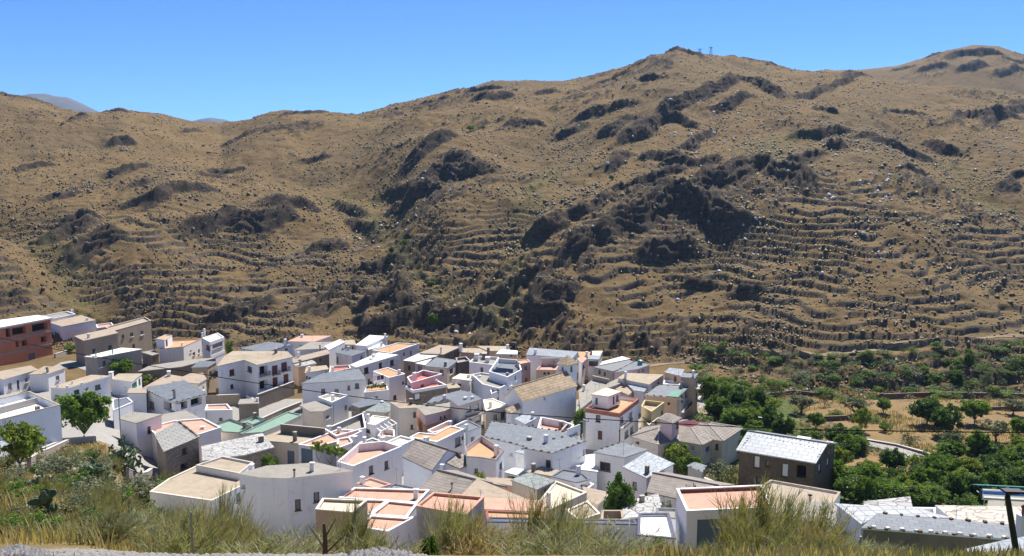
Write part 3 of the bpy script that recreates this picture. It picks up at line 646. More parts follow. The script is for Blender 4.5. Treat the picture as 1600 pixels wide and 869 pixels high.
        if len(mi) == 2 and kind == 'gable':
            B = MB(); B.tube([O[mi[0]]+up*1.2, O[mi[1]]+up*1.2], .11, 6); B.build('ridge', roof if roof != 'slate' else 'coping', root, org)
    elif kind in ('hip', 'skirt'):
        O = inset(W, -.35); up = Vector((0, 0, .12))
        if kind == 'hip':
            c = sum(O, Vector((0, 0, 0)))/n+Vector((0, 0, rise)); B = MB()
            for k in range(n): B.poly([O[k]+up, O[(k+1) % n]+up, c])
            B.build('roof', roof, root, org)
        else:
            I = [v+Vector((0, 0, rise)) for v in inset(W, p)]; B = MB()
            for k in range(n): k2 = (k+1) % n; B.poly([O[k]+up, O[k2]+up, I[k2]+up, I[k]+up])
            B.build('roof', roof, root, org)
            B = MB(); fl = [v-Vector((0, 0, rise+.2)) for v in I]
            for k in range(n): k2 = (k+1) % n; B.poly([fl[k2], fl[k], I[k]+up, I[k2]+up])
            B.build('parapet', inner or 'pink', root, org)
            B = MB()
            for t in tessellate_polygon([[Vector((v.x, v.y, 0)) for v in fl]]):
                q = [fl[i] for i in t]
                if (q[1]-q[0]).cross(q[2]-q[0]).z < 0: q = q[::-1]
                B.poly(q)
            B.build('terrace', topmat or 'redfloor', root, org)
            B = MB()
            for k in range(n): B.tube([O[k]+up*1.1, I[k]+up*1.1], .09, 5)
            B.build('hip_ridge', 'coping', root, org)
        B = MB()
        for k in range(n):
            k2 = (k+1) % n; B.poly([O[k], O[k2], O[k2]+up, O[k]+up]); B.poly([O[k2], O[k], W[k]-Vector((0, 0, .02)), W[k2]-Vector((0, 0, .02))])
        B.build('eaves', 'coping', root, org); zr = z0+.1
    if label and not ch and not Y and name == 'house' and n >= 4 and AW.random() < .5:
        w0 = W[AW.randrange(n)]; pc = w0.lerp(Vector((cx, cy, w0.z)), .35); q_ = project(Vector((pc.x, pc.y, zr))); ch = [(q_[0], q_[1], AW.uniform(.8, 1.4)*F/pc.y, .45*F/pc.y, AW.choice('wwlwpb'))]
    for c in ch:
        qx, qy, hp = c[:3]; wp = c[3] if len(c) > 3 else 5; ty = c[4] if len(c) > 4 else 'w'
        P = atz(qx, qy, zr); s = P.y/F; hgt = hp*s; hw = wp*s/2
        ang = random.uniform(.2, .9) if not W else math.atan2((W[1]-W[0]).y, (W[1]-W[0]).x); ax = (math.cos(ang), math.sin(ang)); ay = (-ax[1], ax[0])
        A = MB()
        if ty == 'p':
            A.tube([P-Vector((0, 0, .3)), P+Vector((0, 0, hgt))], max(.06, hw), 8); o = A.build('chimney', 'metal', root, org)
            B = MB(); B.tube([P+Vector((0, 0, hgt)), P+Vector((0, 0, hgt+.12))], [hw*1.9, hw*1.2], 8); B.build('cap', 'black', o, org)
        else:
            m1 = {'w': 'white', 'b': 'greybrown', 's': 'stone', 'l': 'lilac', 't': 'tan'}[ty]
            A.box(P, ax, ay, hw, hw*.8, P.z-.4, P.z+hgt*.78); o = A.build('chimney', m1, root, org)
            B = MB(); z = P.z+hgt*.78
            for sx, sy in ((-1, -1), (-1, 1), (1, -1), (1, 1)): B.box((P.x+ax[0]*hw*.75*sx+ay[0]*hw*.55*sy, P.y+ax[1]*hw*.75*sx+ay[1]*hw*.55*sy), ax, ay, hw*.2, hw*.2, z-.02, z+hgt*.12)
            B.box(P, ax, ay, hw*1.15, hw*.95, z+hgt*.12, z+hgt*.18)
            q = [Vector((P.x+ax[0]*hw*a+ay[0]*hw*.85*b, P.y+ax[1]*hw*a+ay[1]*hw*.85*b, z+hgt*.181)) for a, b in ((-1, -1), (1, -1), (1, 1), (-1, 1))]; t = Vector((P.x, P.y, z+hgt*.26))
            for k in range(4): B.poly([q[k], q[(k+1) % 4], t])
            B.build('cap', 'white' if ty in 'wl' else 'coping', o, org)
    if label and not ant and not Y and AW.random() < .28:
        w0 = W[AW.randrange(n)]; pc = w0.lerp(Vector((cx, cy, w0.z)), .3); q_ = project(pc); ant = [(q_[0], q_[1], 1.9*F/pc.y)]
    if label and kind == 'par' and name == 'house' and AW.random() < .5:      # drain pipe down the facade
        a, mids, b = segs[AW.randrange(len(segs))]; d = Vector((b.x-a.x, b.y-a.y, 0)).normalized(); nrm = Vector((d.y, -d.x, 0)); q_ = a+d*.25+nrm*.05
        A = MB(); A.tube([Vector((q_.x, q_.y, a.z-.3)), Vector((q_.x, q_.y, gb(a)))], .04, 5); A.build('drain_pipe', 'metal', root, org)
    for c in ant:
        qx, qy, hp = c[:3]; P = atz(qx, qy, zr); s = P.y/F; hgt = hp*s; A = MB(); top = P+Vector((0, 0, hgt))
        A.tube([P-Vector((0, 0, .2)), top], .022, 5); a = random.uniform(0, 3); dx = Vector((math.cos(a), math.sin(a), 0)); dy = Vector((-dx.y, dx.x, 0))
        A.tube([top-dx*.5-Vector((0, 0, .1)), top+dx*.5-Vector((0, 0, .1))], .014, 4)
        for t in (-.45, -.25, -.05, .15, .35): A.tube([top+dx*t-dy*.22-Vector((0, 0, .1)), top+dx*t+dy*.22-Vector((0, 0, .1))], .008, 3)
        A.build('antenna', 'metal', root, org)
    for f in fins:
        (x1, y1), (x2, y2), hm, m2 = f; a = atz(x1, y1, zr); b = atz(x2, y2, zr); d = (b-a).normalized(); nn = Vector((-d.y, d.x, 0))
        A = MB(); A.obox((a+b)/2+Vector((0, 0, hm/2-.1)), d*((b-a).length/2), nn*.09, Vector((0, 0, hm/2+.1))); A.build('roof_wall', m2, root, org)
        A = MB(); A.obox((a+b)/2+Vector((0, 0, hm+.03)), d*((b-a).length/2+.02), nn*.12, Vector((0, 0, .03))); A.build('coping', 'coping', root, org)
    for (wx, wy, ww, wh) in rails:   # balcony slab and railing in front of an opening, centre bottom pixel
        best = None
        for (a, mids, b) in segs:
            d = Vector((b.x-a.x, b.y-a.y, 0)); L = d.length
            if L < .3: continue
            d /= L; nrm = Vector((d.y, -d.x, 0))
            if nrm.dot(-a) <= 0: continue
            def hit(qx, qy):
                r = Vector(ray(qx, qy)); t = a.dot(nrm)/r.dot(nrm); P = r*t; return ((P-a).dot(d), P.z, t)
            c = hit(wx, wy)
            if -.2 < c[0] < L+.2 and (best is None or c[2] < best[0]): l = hit(wx-ww/2, wy); r_ = hit(wx+ww/2, wy); best = (c[2], a, d, nrm, c, abs(r_[0]-l[0])/2)
        if best is None: continue
        t_, a, d, nrm, c, hw = best; P = Vector((a.x+d.x*c[0], a.y+d.y*c[0], c[1])); dep = .75; V = Vector((0, 0, 1)); hh = wh*t_/F
        A = MB(); A.obox(P+nrm*(dep/2)-V*.06, d*hw, nrm*dep/2, V*.06); sl = A.build('balcony', 'coping', root, org)
        A = MB()
        for s in (0, 1): A.obox(P+nrm*(dep-.03)+V*(.08+s*(hh-.1)), d*hw, nrm*.02, V*.02)
        nb = max(3, int(hw*2/.14))
        for k in range(nb+1): A.obox(P+nrm*(dep-.03)+d*(-hw+2*hw*k/nb)+V*hh/2, d*.012, nrm*.012, V*hh/2)
        for s in (-1, 1):
            for k in range(1, 5): A.obox(P+nrm*(dep*k/5)+d*(hw*s*.98)+V*hh/2, d*.012, nrm*.012, V*hh/2)
            A.obox(P+nrm*dep/2+d*hw*s*.98+V*(hh-.02), d*.02, nrm*dep/2, V*.02)
        A.build('railing', 'black', sl, org)
    return root, W, z0
# ------------------------------------------------------------------ the village, left part
H = HB
H('unfinished three storey red brick building with white flat roof at the left edge', 8.4, [(79, 499), (-60, 525), (-70, 512), (58, 495)], 'brick', 'whiteroof', rim='whitepaint', name='brick_building', cat='building', th=.35, oh=.3,
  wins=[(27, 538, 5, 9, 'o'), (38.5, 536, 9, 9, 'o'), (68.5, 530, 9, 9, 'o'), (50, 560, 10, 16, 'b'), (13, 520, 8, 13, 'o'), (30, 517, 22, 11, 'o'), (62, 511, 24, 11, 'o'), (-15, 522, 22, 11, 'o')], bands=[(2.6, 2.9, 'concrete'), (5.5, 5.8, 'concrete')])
H('large pinkish white house with brown sloping roof right of the red brick building', 5.1, [(97, 511), (149, 501, .3), (127, 493.5, .5), (76, 504)], 'lilac', 'earth', wins=[(87, 523, 3, 8, 's'), (119, 531, 5, 7)], bands=[(0, 1.1, 'bluewhite')])
H('white walled house behind the large pinkish house, only its long white parapet visible', 6.3, [(75, 499), (118, 490.5), (104, 486), (58, 495)], 'white', 'launa', 'par', rim='white', ch=[(113, 488, 5, 3)])
H('small white house with pale terracotta roof between pinkish house and grey building', 5, [(152, 512.5), (178, 509), (174, 504), (150, 507)], 'white', 'terra', 'par', rim='white', wins=[(155, 521, 5, 9, 'R')])
H('tall bare grey building with small square windows left of the white terrace house', 6.2, [(176, 517), (236, 500.5), (226, 495), (165, 511)], 'tan', 'earth', 'par', rim='coping', wins=[(192, 526, 4, 6, 's'), (206, 523, 5, 7, 'w'), (222, 520, 5, 7, 'w'), (209, 541, 4, 7, 'o')])
H('long unpainted tan building behind the concrete shed with flat white roof', 5.4, [(131, 533), (184, 521), (172, 514), (117, 526)], 'tan', 'earth', rim='coping', wins=[(147, 549, 5, 8, 'g'), (172, 543, 6, 7, 'g')])
H('concrete shed with flat white roof and rusty posts before the long tan building', 4.2, [(152, 559.5), (221, 546.5), (190, 544.5), (133, 558)], 'concrete', 'whiteroof', wins=[(163, 568, 6, 9, 'w'), (178, 564, 4, 8)], ch=[(150, 557, 9, 2, 'p'), (176, 553, 9, 2, 'p')], name='shed', cat='shed')
H('small grey concrete outhouse beside the vine, left of the white house with orange terrace', 2.9, [(238, 556), (248, 553), (240, 548), (222, 551)], 'greybrown', 'launa', name='outhouse', cat='outhouse')
H('white house with long orange roof terrace right of the bare grey building', 3.9, [(286.5, 541.5), (315, 529), (268, 532), (249, 545)], 'white', 'terra2', 'par', rim='terra2', p=.25, wins=[(303, 553, 4, 5, 'R'), (311, 549, 3, 6), (298, 549, 3, 3)], ch=[(285, 540, 5, 3)], key='terrace_house')
H('', 6, [(257, 531), (269, 524), (259, 522.5), (244, 529)], 'white', 'terra2', 'par', p=.15, wins=[(260.5, 536, 3, 10, 'p')], into='terrace_house', up=1.9)
H('white house with rose roof and long bright balcony band at the village edge', 5.6, [(328, 534.5), (350, 526.5), (340, 520), (316, 528)], 'white', 'pink', 'par', p=.2, rim='white', wins=[(326, 544, 6, 8, 'R'), (340, 540, 16, 7, 's')], bands=[(.0, .7, 'white'), (3.0, 3.7, 'white')], ch=[(319.5, 526, 13, 3), (316, 525, 6, 3)])
H('long low shed with pale concrete roof below the white house with orange terrace', 2.7, [(217, 581), (283, 574), (337, 560), (305, 562), (235, 572)], 'greybrown', 'launa', name='shed', cat='shed', rim='coping')
H('tan two storey house with dark flat roof squeezed against the white house with balconies', 5.0, [(300, 575), (324, 574), (338, 566), (312, 565)], 'tan', 'darkslate', wins=[(329, 584, 4, 8, 'k'), (335, 582, 3, 8, 'k'), (328, 597, 4, 10, 'k')])
H('big two storey white house with tan pitched roof, red brown shutters and iron balconies', 6.9, [(402, 571), (457, 558.5), ('m', .5, .5), (440, 550), (364, 550), ('m', .5, .5), (340, 573), (382, 563)], 'white', 'tanroof', wins=[(362.5, 582, 8, 10, 'R'), (362.5, 604, 5, 7, 'k'), (390, 577, 7, 9, 'k'), (412, 579, 13, 15, 'o'), (429.5, 578, 9, 14, 'r'), (444, 573, 9, 14, 'r'), (412, 602, 13, 15, 'o'), (430, 597, 8, 15, 'r'), (447, 592, 8, 15, 'r')], rails=[(412, 588, 15, 7), (430, 586, 10, 7), (445, 580, 10, 7)])
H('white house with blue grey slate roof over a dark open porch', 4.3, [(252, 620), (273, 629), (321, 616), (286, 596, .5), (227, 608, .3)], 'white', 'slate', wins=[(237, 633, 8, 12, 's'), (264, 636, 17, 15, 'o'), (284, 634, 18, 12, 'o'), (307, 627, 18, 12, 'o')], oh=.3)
H('small house with white gable wall and rubble covered roof behind the slate porch house', 3.8, [(226, 606), (262, 586), (286, 590), (290, 596)], 'white', 'earth', rim='white', ch=[(264, 588, 9, 6)])
H('pale earth roofed cottage with bright white end wall beside the tan two storey house', 4.6, [(310, 600), (322, 593), (316, 584), (298, 584.5), (270, 597)], 'cream', 'earth', wins=[(318, 606, 3, 7), (302, 606, 4, 6, 's')])
H('low white house with faded terracotta roof in front of the brown courtyard wall', 4.0, [(320, 641), (363, 640), (355, 631), (323, 632)], 'bluewhite', 'terra', 'par', rim='white', p=.25, wins=[(345, 655, 5, 1.5, 's')])
H('windowless red brown block with flat roof beside the white stair wall', 3.2, [(373, 632), (404, 631), (402, 624), (376, 625)], 'greybrown', 'launa', name='outhouse', cat='outhouse', ch=[(402, 627, 6, 4)])
H('green flat roofed house nearest the red brown block, leftmost of the three green roofs', 3.4, [(347, 674.5), (373, 676), (393, 665.5), (360, 654), (336, 662)], 'cream', 'green', 'par', p=.3, rim='rimgreen')
H('middle and smallest of the three green flat roofed houses, behind the other two', 3.6, [(395, 664), (415, 655.5), (399, 649.5), (376, 656.5)], 'white', 'green', 'par', p=.3, rim='rimgreen')
H('longest green flat roofed house reaching to the lane, right one of the three', 3.2, [(375, 677.5), (410, 675), (441, 663), (472, 648), (450, 643)], 'cream', 'green', 'par', p=.15, rim='green')
H('small beige house with grey green roof at the right end of the green roofs', 3.3, [(485, 644), (505, 643.5), (519, 637), (493, 628), (469, 634)], 'cream', 'launa', wins=[(512, 652, 6, 5), (471, 641, 3, 6, 'k')])
H('long white two storey house with rough slate roof behind the small beige house', 4.7, [(472, 600), (572, 594), (561, 577, .4), (506, 584, .2)], 'white', 'slate', wins=[(505, 613, 6, 11, 's'), (526, 613, 6, 10, 's'), (545, 606, 4, 7, 's'), (558, 603, 6, 8, 's')])
H('white terraced house with cream roof deck and tall narrow sunlit end wall', 4.2, [(519, 628.5), (544, 617.5), (520, 613), (497, 620)], 'white', 'creamroof', 'par', p=.5, rim='white', wins=[(540.5, 637, 4, 8, 's')], ch=[(520, 628, 12, 5)])
H('flat grey roofed house with long dark shaded parapet, right of the narrow sunlit wall', 4.2, [(525, 681), (572, 668), (567, 645), (507, 670)], 'white', 'launa', 'par', p=.9, rim='white', inner='grey', ch=[(514, 678, 14, 6), (569, 650, 7, 4), (553, 662, 0.1, 1)])  # grey inner parapet: its shade is given as wall colour
H('cream house with tan flat roof, tall shaded rear parapet and blue grey door', 3.5, [(421, 690), (467, 694), (509, 680), (440, 673.5), (414, 683.5)], 'cream', 'tanroof', wins=[(454.5, 715, 11, 22, 'b')], fins=[((439, 676), (508, 683), 1.2, 'greybrown')])  # rear parapet's shadow is put into its grey brown colour
H('white garage house with bright terracotta roof and wide blue grey garage door', 3.8, [(466, 694), (493, 698), (540, 686), (566, 673), (529, 670)], 'lilac', 'terra', 'par', p=.25, rim='white', wins=[(479.5, 713, 18, 24, 'b')], ch=[(530, 676, 9, 5)])
H('pink walled annex with small terracotta roof and barred window behind the trellised vine', 4.0, [(525, 701), (552, 691), (546, 683), (528, 685)], 'lilac', 'terra', 'par', p=.25, rim='white', wins=[(541, 709, 7, 11)], ch=[(555, 694, 14, 7)])
H('tall white house with walled orange terrace and big blank bluish shaded side wall', 4.3, [(552, 728), (627, 697.5), (600, 689), (560, 693), (527, 721)], 'lilac', 'terra', 'par', p=1.0, rim='white', ch=[(598, 692, 10, 7, 'l')], bands=[])
H('little terracotta roof wedged between the big bluish wall and the long pink roofs', 3.2, [(557, 755), (588, 763), (612, 756.5), (579, 746)], 'lilac', 'terra', 'par', p=.2, rim='terra')
H('tiny grey green roofed lean-to at the foot of the big bluish wall', 2.9, [(604, 764), (642, 767), (650, 761.5), (616, 755)], 'white', 'slategreen', 'par', p=.15, rim='rimgrey', name='lean_to', cat='outhouse')
H('large low house with straw coloured flat roof at the near left village corner', 4.0, [(331, 782), (401, 747), (306, 728), (263, 748), (234, 768)], 'white', 'tanroof', 'par', p=.12, rim='cream', wins=[(375, 776, 12, 14, 's')], Y=84)
H('rear wing with straw coloured roof and white chimney behind the large low house', 4.2, [(374, 739.5), (396, 722), (348, 712.5), (306, 726.5)], 'white', 'tanroof', 'par', p=.2, rim='coping', ch=[(393, 737, 13, 8)], Y=90)
H('white house with wide pale grey roof and two barred windows in its side wall', 5, [(406, 747.5), (449, 749), (549, 738), (495, 725), (417, 730), (374, 742)], 'bluewhite', 'launa', wins=[(465.5, 789, 9, 18, 's'), (494.5, 777, 9, 16, 's'), (380, 760, 2, 2)], ch=[(488, 736, 15, 7), (460, 745, 11, 3, 'p')], ant=[(532, 733, 16)], Y=80, rim='white', oh=.08)
H('small tan outbuilding with cream flat roof half hidden by broom bushes', 3.4, [(493, 795), (551, 800), (574, 781), (504, 778)], 'tan', 'creamroof', 'par', p=.25, rim='cream', Y=70)
H('house with wide terracotta roof, white edges and square chimney behind the near pink roofs', 4.2, [(529, 777), (652, 785.5), (671, 765), (554, 761.5)], 'white', 'terra', 'par', p=.25, rim='white', ch=[(650, 779, 17, 7, 'w')], Y=80, inner='terra')
H('low building with small terracotta roof beside the cream roofed outbuilding', 3.9, [(578, 804), (606.5, 781), (572, 780), (556, 799)], 'lilac', 'terra', 'par', p=.22, rim='white', Y=75, inner='terra')
H('low building with square terracotta roof and white raised edges, left of the salmon pink roof', 3.9, [(636, 808), (652, 786.5), (607, 782), (579, 803.5)], 'lilac', 'terra', 'par', p=.22, rim='white', Y=74.5, inner='terra')
H('low building with the lowest terracotta roof, touching the front bushes', 3.2, [(606, 830), (651, 806), (635, 809), (579, 805), (561, 823)], 'lilac', 'terra', 'par', p=.2, rim='white', Y=71.5, inner='terra')
H('grey walled house with square salmon pink roof and bluish side wall', 4.4, [(728, 804), (756.5, 776), (677, 769), (650.5, 790)], 'grey', 'terra', 'par', p=.25, rim='terra', ant=[(751, 775, 9)], Y=73, inner='terra')
# far left cluster
H('big white house with two level cream roof terrace at the left edge', 5.6, [(94, 632), (46, 611), (-80, 641), (-50, 668)], 'bluewhite', 'whiteroof', 'par', p=.8, rim='tan', fins=[((-20, 652), (58, 631), .7, 'coping')], ch=[(59, 646, 13, 7, 'b')], ant=[(6, 653, 24)], wins=[(1, 668, 5, 9)], Y=100)
H('low white row house with tan roof and purple door at the left edge', 3.3, [(58, 578.5), (5, 594), (-20, 585), (47, 572.5)], 'white', 'earth', wins=[(15.5, 604, 6, 10, 's'), (42, 594, 5, 7), (28.5, 601, 4, 14, 'p')], oh=.15)
H('white cottage with tan roof and one square window right of the low row house', 3.1, [(75, 585), (101, 575.5), (70, 573.5), (46, 586)], 'white', 'earth', wins=[(90, 591, 6, 8, 's')], oh=.15)
H('cream roofed white house with green windows and small roof posts behind the round tree', 3.2, [(105, 607.5), (172, 588.5), (143, 587), (79, 606.5)], 'white', 'tanroof', rim='white', wins=[(120, 613, 9, 8, 'g'), (136.5, 608, 4, 5), (153, 605, 9, 8, 'g')], ch=[(90, 605, 4, 2, 'l'), (113, 600, 5, 2), (105, 606, 4, 3, 'l'), (128, 601, 4, 3)])
H('white house with green garage doors and broad white chimney, beside the bright green hedge', 3.4, [(205, 597), (221, 585), (186, 585), (174, 593)], 'white', 'tanroof', rim='white', wins=[(210, 602, 8, 9, 'G'), (218, 597, 3, 10, 'G')], ch=[(174, 592, 12, 7)])
H('small white house under a thin tan roof left of the slate porch house', 3.4, [(200, 615), (228, 615), (228, 607), (203, 608)], 'bluewhite', 'earth')
H('low lean-to with dark slate roof beside the lamp post, behind the round tree', 2.8, [(177, 641), (208, 628), (200, 621), (175, 624)], 'white', 'darkslate', 'par', p=.1, rim='white', name='lean_to', cat='outhouse')
H('low pinkish house with grey clay roof beside the lamp post', 3.0, [(187, 655), (213, 662), (252, 649), (205, 645)], 'lilac', 'launa')
H('tan house with big grey clay roof carrying a rusty bundle, above the lane', 3.7, [(229.5, 667), (312, 655), (289, 643), (254, 649), (213, 661)], 'tan', 'launa', wins=[(219, 679, 4, 13, 'd'), (224, 681, 4, 10, 'd')])
H('white edged salmon roofed house partly hidden behind the stone barn', 4.1, [(243, 678), (312, 678), (345, 667.5), (318, 653.5), (272, 657), (230, 667)], 'lilac', 'terra', 'par', p=.22, rim='white', ch=[(317, 670, 4, 6)])
H('old rubble stone barn with slab roof and loose stones along its edge', 4.2, [(258, 706), (310, 683, .7), (279, 659.5, .7), (244, 680)], 'stone', 'slabrow', wins=[(288, 703, 7, 10, 'k'), (288.5, 729, 13, 10, 'o')], oh=.22, rim='stone', name='stone_barn', cat='barn', key='barn')
H('low house under a broad roof of grey stone slabs right of the stone barn', 3.0, [(318, 721), (382, 712), (427, 700), (409, 678.5), (316, 699)], 'stone', 'slab', ch=[(408, 690, 10, 8, 'b')])
H('pale blue tin roofed shed in the bushes at the bottom left edge', 2.4, [(8, 717), (22, 701), (0, 690), (-25, 708)], 'concrete', 'paleslate', name='shed', cat='shed', Y=88)
# ------------------------------------------------------------------ the village, middle
H('grey slate roofed white house with tall pipe chimney behind the big balcony house', 5.0, [(412, 552), (457, 539.5), (420, 535), (375, 545)], 'bluewhite', 'slate', wins=[(429, 550, 5, 6), (448, 545, 5, 6)], ch=[(446, 541, 12, 4)])
H('long low white house with salmon roof at the upper village edge', 3.6, [(450, 534), (491, 534.5), (517, 525.5), (470, 525.5)], 'lilac', 'terra', rim='white', ch=[(472, 527, 5, 4)])
H('white walled house with wide grey brown clay roof below the long salmon roof', 3.8, [(461, 547.5), (514, 545), (529, 535), (484, 536)], 'white', 'launa', rim='white', ch=[(500, 546, 6, 2, 'p')])
H('narrow white house with slanting sunlit parapet left of the lilac shaded house', 5.0, [(514, 546.5), (539, 534), (531, 530), (507, 541)], 'white', 'whiteroof', 'par', p=.15, rim='white', wins=[(535.5, 546, 3, 4, 's')])
H('weathered brown grey house with long sloping clay roof, below the slanting sunlit parapet', 4.2, [(460, 567.5), (514, 553.5, .2), (512, 547, .4), (456, 561)], 'greybrown', 'earth', wins=[(500.5, 561, 3, 5, 'o')], oh=.2)
H('peach walled house with pale stone covered roof right of the balcony house', 3.9, [(466, 574), (494, 568.5), (482, 560), (455, 567.5)], 'peach', 'slab', wins=[(479, 576, 4, 4, 's')])
H('small low house with cream roof and bluish wall behind the long rough slate roof', 3.4, [(477, 583.5), (513, 577.5), (509, 572), (479, 575)], 'bluewhite', 'tanroof', wins=[(478, 590, 2, 5, 'k'), (484, 592, 3, 6, 'k')])
H('small red tiled terrace with rough grey front wall under the sunlit parapet', 3.7, [(514, 582), (548, 575.5), (546, 570), (516, 572)], 'worn', 'redfloor', 'par', p=.4, rim='worn')
H('house with lilac shaded walls, flat blue grey roof and one small window facing the street', 4.6, [(550, 557), (571, 550), (543, 546.5), (525, 552)], 'lilac', 'darkslate', wins=[(564.5, 559, 3, 6, 's'), (527, 562, 3, 9, 's')])
H('small cream house with one narrow window between sunlit parapet and bright white roof', 4.4, [(556, 539.5), (553, 532), (540, 532), (539, 539)], 'cream', 'tanroof', wins=[(551, 543, 2.5, 6, 'k')])
H('house with long bright white roof at the upper edge of the village', 4.6, [(572, 541), (605, 526.5), (578, 524.5), (556, 540)], 'bluewhite', 'whiteroof', rim='white', wins=[(590, 541, 3, 4)], ch=[(602, 527, 6, 3)])
H('low cream roofed house just below the long bright white roof', 3.8, [(576, 547), (601, 541.5), (596, 536.5), (574, 541)], 'cream', 'whiteroof', rim='white')
H('large house with orange tan roof edged white and long bluish side wall', 4.8, [(611, 551.5), (652, 537.5), (621, 535.5), (582, 547)], 'bluewhite', 'terra2', 'par', p=.2, rim='white', ch=[(654, 544, 8, 3)], ant=[(609, 553, 11)])
H('long two storey white house with dazzling white roof and four dark windows', 5.2, [(557, 574.5), (621, 555.5), (592, 552), (548, 571)], 'lilac', 'whiteroof', rim='white', wins=[(572.5, 579, 7, 10, 'k'), (594.5, 571, 5, 9, 'k'), (612.5, 567, 6, 9, 'k'), (578, 596, 7, 9, 'k')], ch=[(580, 562, 3, 5), (584, 558, 5, 5)])
H('white cube house with small terracotta roof next to the plant filled terrace', 5.2, [(608, 590), (633, 584), (606, 574), (583, 580)], 'lilac', 'terra2', 'par', p=.15, rim='white', wins=[(630, 598, 3, 4, 'k'), (617, 621, 5, 7, 'k')])
H('white house with low walled orange terrace crowded with plants and laundry', 4.2, [(569, 613), (607, 609), (603, 599), (573, 602)], 'white', 'terra2', 'par', p=.4, rim='white', key='laundry')
H('upper pink walled roof terrace with red floor and white chimney', 5.4, [(642, 598), (691, 584), (661, 578), (636, 589)], 'pink', 'redfloor', 'par', p=.9, rim='white', ch=[(648, 596, 15, 6, 'l')], ant=[(681, 595, 14)])
H('lower pink edged terrace house with red floor above a brown brick wall', 4.4, [(645, 610), (697, 601), (682, 593.5), (634, 603)], 'greybrown', 'redfloor', 'par', p=.45, rim='white', inner='pink', wins=[(652.5, 620, 9, 11, 'h')], bands=[(.05, .5, 'white')], ch=[(682, 600, 7, 3, 'l')])
H('low brown walled annex with tan roof right of the pink terraces', 3.1, [(701, 608), (719, 606), (711, 599.5), (698, 602)], 'greybrown', 'tanroof')
H('small dark slate roofed tan house at the foot of the brown street wall', 3.3, [(549, 633), (562, 638), (600, 629), (583, 622)], 'tan', 'darkslate', wins=[(554, 641, 4, 4)], ch=[(597, 633, 7, 5)])
H('greenish slate roofed cottage between the small dark roof and the cream pergola house', 3.6, [(571, 643), (602, 646), (624, 637), (598, 628.5)], 'cream', 'slategreen')
H('beige two storey house with crumbling tan roof and two small dark windows', 5.0, [(625, 639), (651, 638), (648, 632.5), (622, 628), (610, 629.5)], 'cream', 'earth', wins=[(648, 648, 4, 8, 'k'), (643.5, 667, 4, 7, 'k')])
H('cream roofed white house with white pergola beams over a pink walled terrace', 4.4, [(586, 664), (608, 652), (583, 649), (569, 660.5)], 'white', 'creamroof', 'par', p=.12, rim='white', wins=[(574, 673, 8, 3, 's')], key='pergola_house')
H('little walled white yard house with orange floor right of the pergola', 3.0, [(590, 681), (617, 682), (616, 671), (598, 669)], 'white', 'terra2', 'par', p=.7, rim='white', ch=[(612, 676, 9, 4), (603, 674, 9, 3)])
H('small house with white rimmed cream roof left of the pair of white chimneys', 4.1, [(625, 697), (648, 686), (626, 680.5), (604, 690)], 'bluewhite', 'creamroof', 'par', p=.25, rim='white')
H('small pinkish house with pale green roof behind the orange terrace wall', 4.3, [(597, 696.5), (603, 691), (582, 684), (561, 691.5)], 'pink', 'slategreen', 'par', p=.2, rim='white')
H('L shaped house with bright orange roof and two tall white chimneys', 4.3, [(683, 690), (725, 670), (704, 665), (679, 678), (654, 675.5), (640, 683), (671, 688)], 'lilac', 'terra2', 'par', p=.15, rim='white', wins=[(715.5, 690, 9, 14, 's'), (723, 684, 3, 4, 's')], ch=[(654, 700, 13, 8), (666, 698, 17, 8)])
H('pink fronted house with wide grey clay roof and orange painted dado', 4.1, [(665, 650), (718, 637.5), (700, 625), (650, 635)], 'pink', 'launa', wins=[(689, 653, 3, 5, 'k'), (695, 651.5, 3, 5, 'k'), (692.5, 661, 4, 7, 's')], bands=[(1.5, 2.9, 'orange')])
H('walled white patio house with orange floor in front of the pink fronted house', 2.9, [(676, 676), (706, 667.5), (731, 655.5), (719, 648.5), (690, 662), (668, 672)], 'white', 'terra2', 'par', p=.6, rim='white', ch=[(704, 666, 9, 5)])
H('grey slate roofed white house with dark raised edge, left of the big slate roof', 3.8, [(727, 675), (752, 666.5), (732, 657), (711, 667)], 'bluewhite', 'darkslate', 'par', p=.12, rim='rimgrey')
H('cream two storey house with dark slate roof and glazed balcony in the street centre', 5.6, [(717, 635.5), (752, 624.5), (733, 613), (703, 625)], 'cream', 'darkslate', rim='salmon', wins=[(732.5, 639, 7, 9, 'h'), (745, 636, 7, 9, 'h'), (735, 655, 5, 8), (748, 654, 8, 9, 'h')], ch=[(727, 624, 4, 5), (738, 623, 4, 4)], rails=[(740, 648, 28, 4)])
H('long thin house with grey roof and dark ridge line behind the pink fronted house', 4.7, [(666, 632), (703, 625), (733, 614), (720, 611), (678, 622)], 'white', 'slate')
H('cream flat roofed house with beige street front, left of the church', 4.0, [(759, 642), (795, 633), (770, 622.5), (755, 624.5)], 'cream', 'creamroof', 'par', p=.12, rim='white', wins=[(774, 652, 6, 9, 's'), (786, 649, 7, 12, 'k')], ch=[(766, 637, 10, 4, 'l')])
H('blue grey slate roofed house with cream front and three small windows', 4.2, [(665, 573), (699, 576), (715, 564), (682, 559.5, .4)], 'cream', 'slate', wins=[(674, 580, 7, 4, 's'), (690, 582, 6, 9, 'k'), (705.5, 580.5, 5, 9, 'k')])
H('little beige house with whitish roof and one window beside the slate roof', 4.2, [(648, 568), (664, 571), (676, 560), (666, 556.5)], 'cream', 'whiteroof', wins=[(656.5, 575, 7, 9, 's')])
H('long whitish roofed tan house between the orange tan roof and the brown roof', 4.5, [(631, 564), (647, 566), (701, 552.5), (662, 550)], 'tan', 'whiteroof')
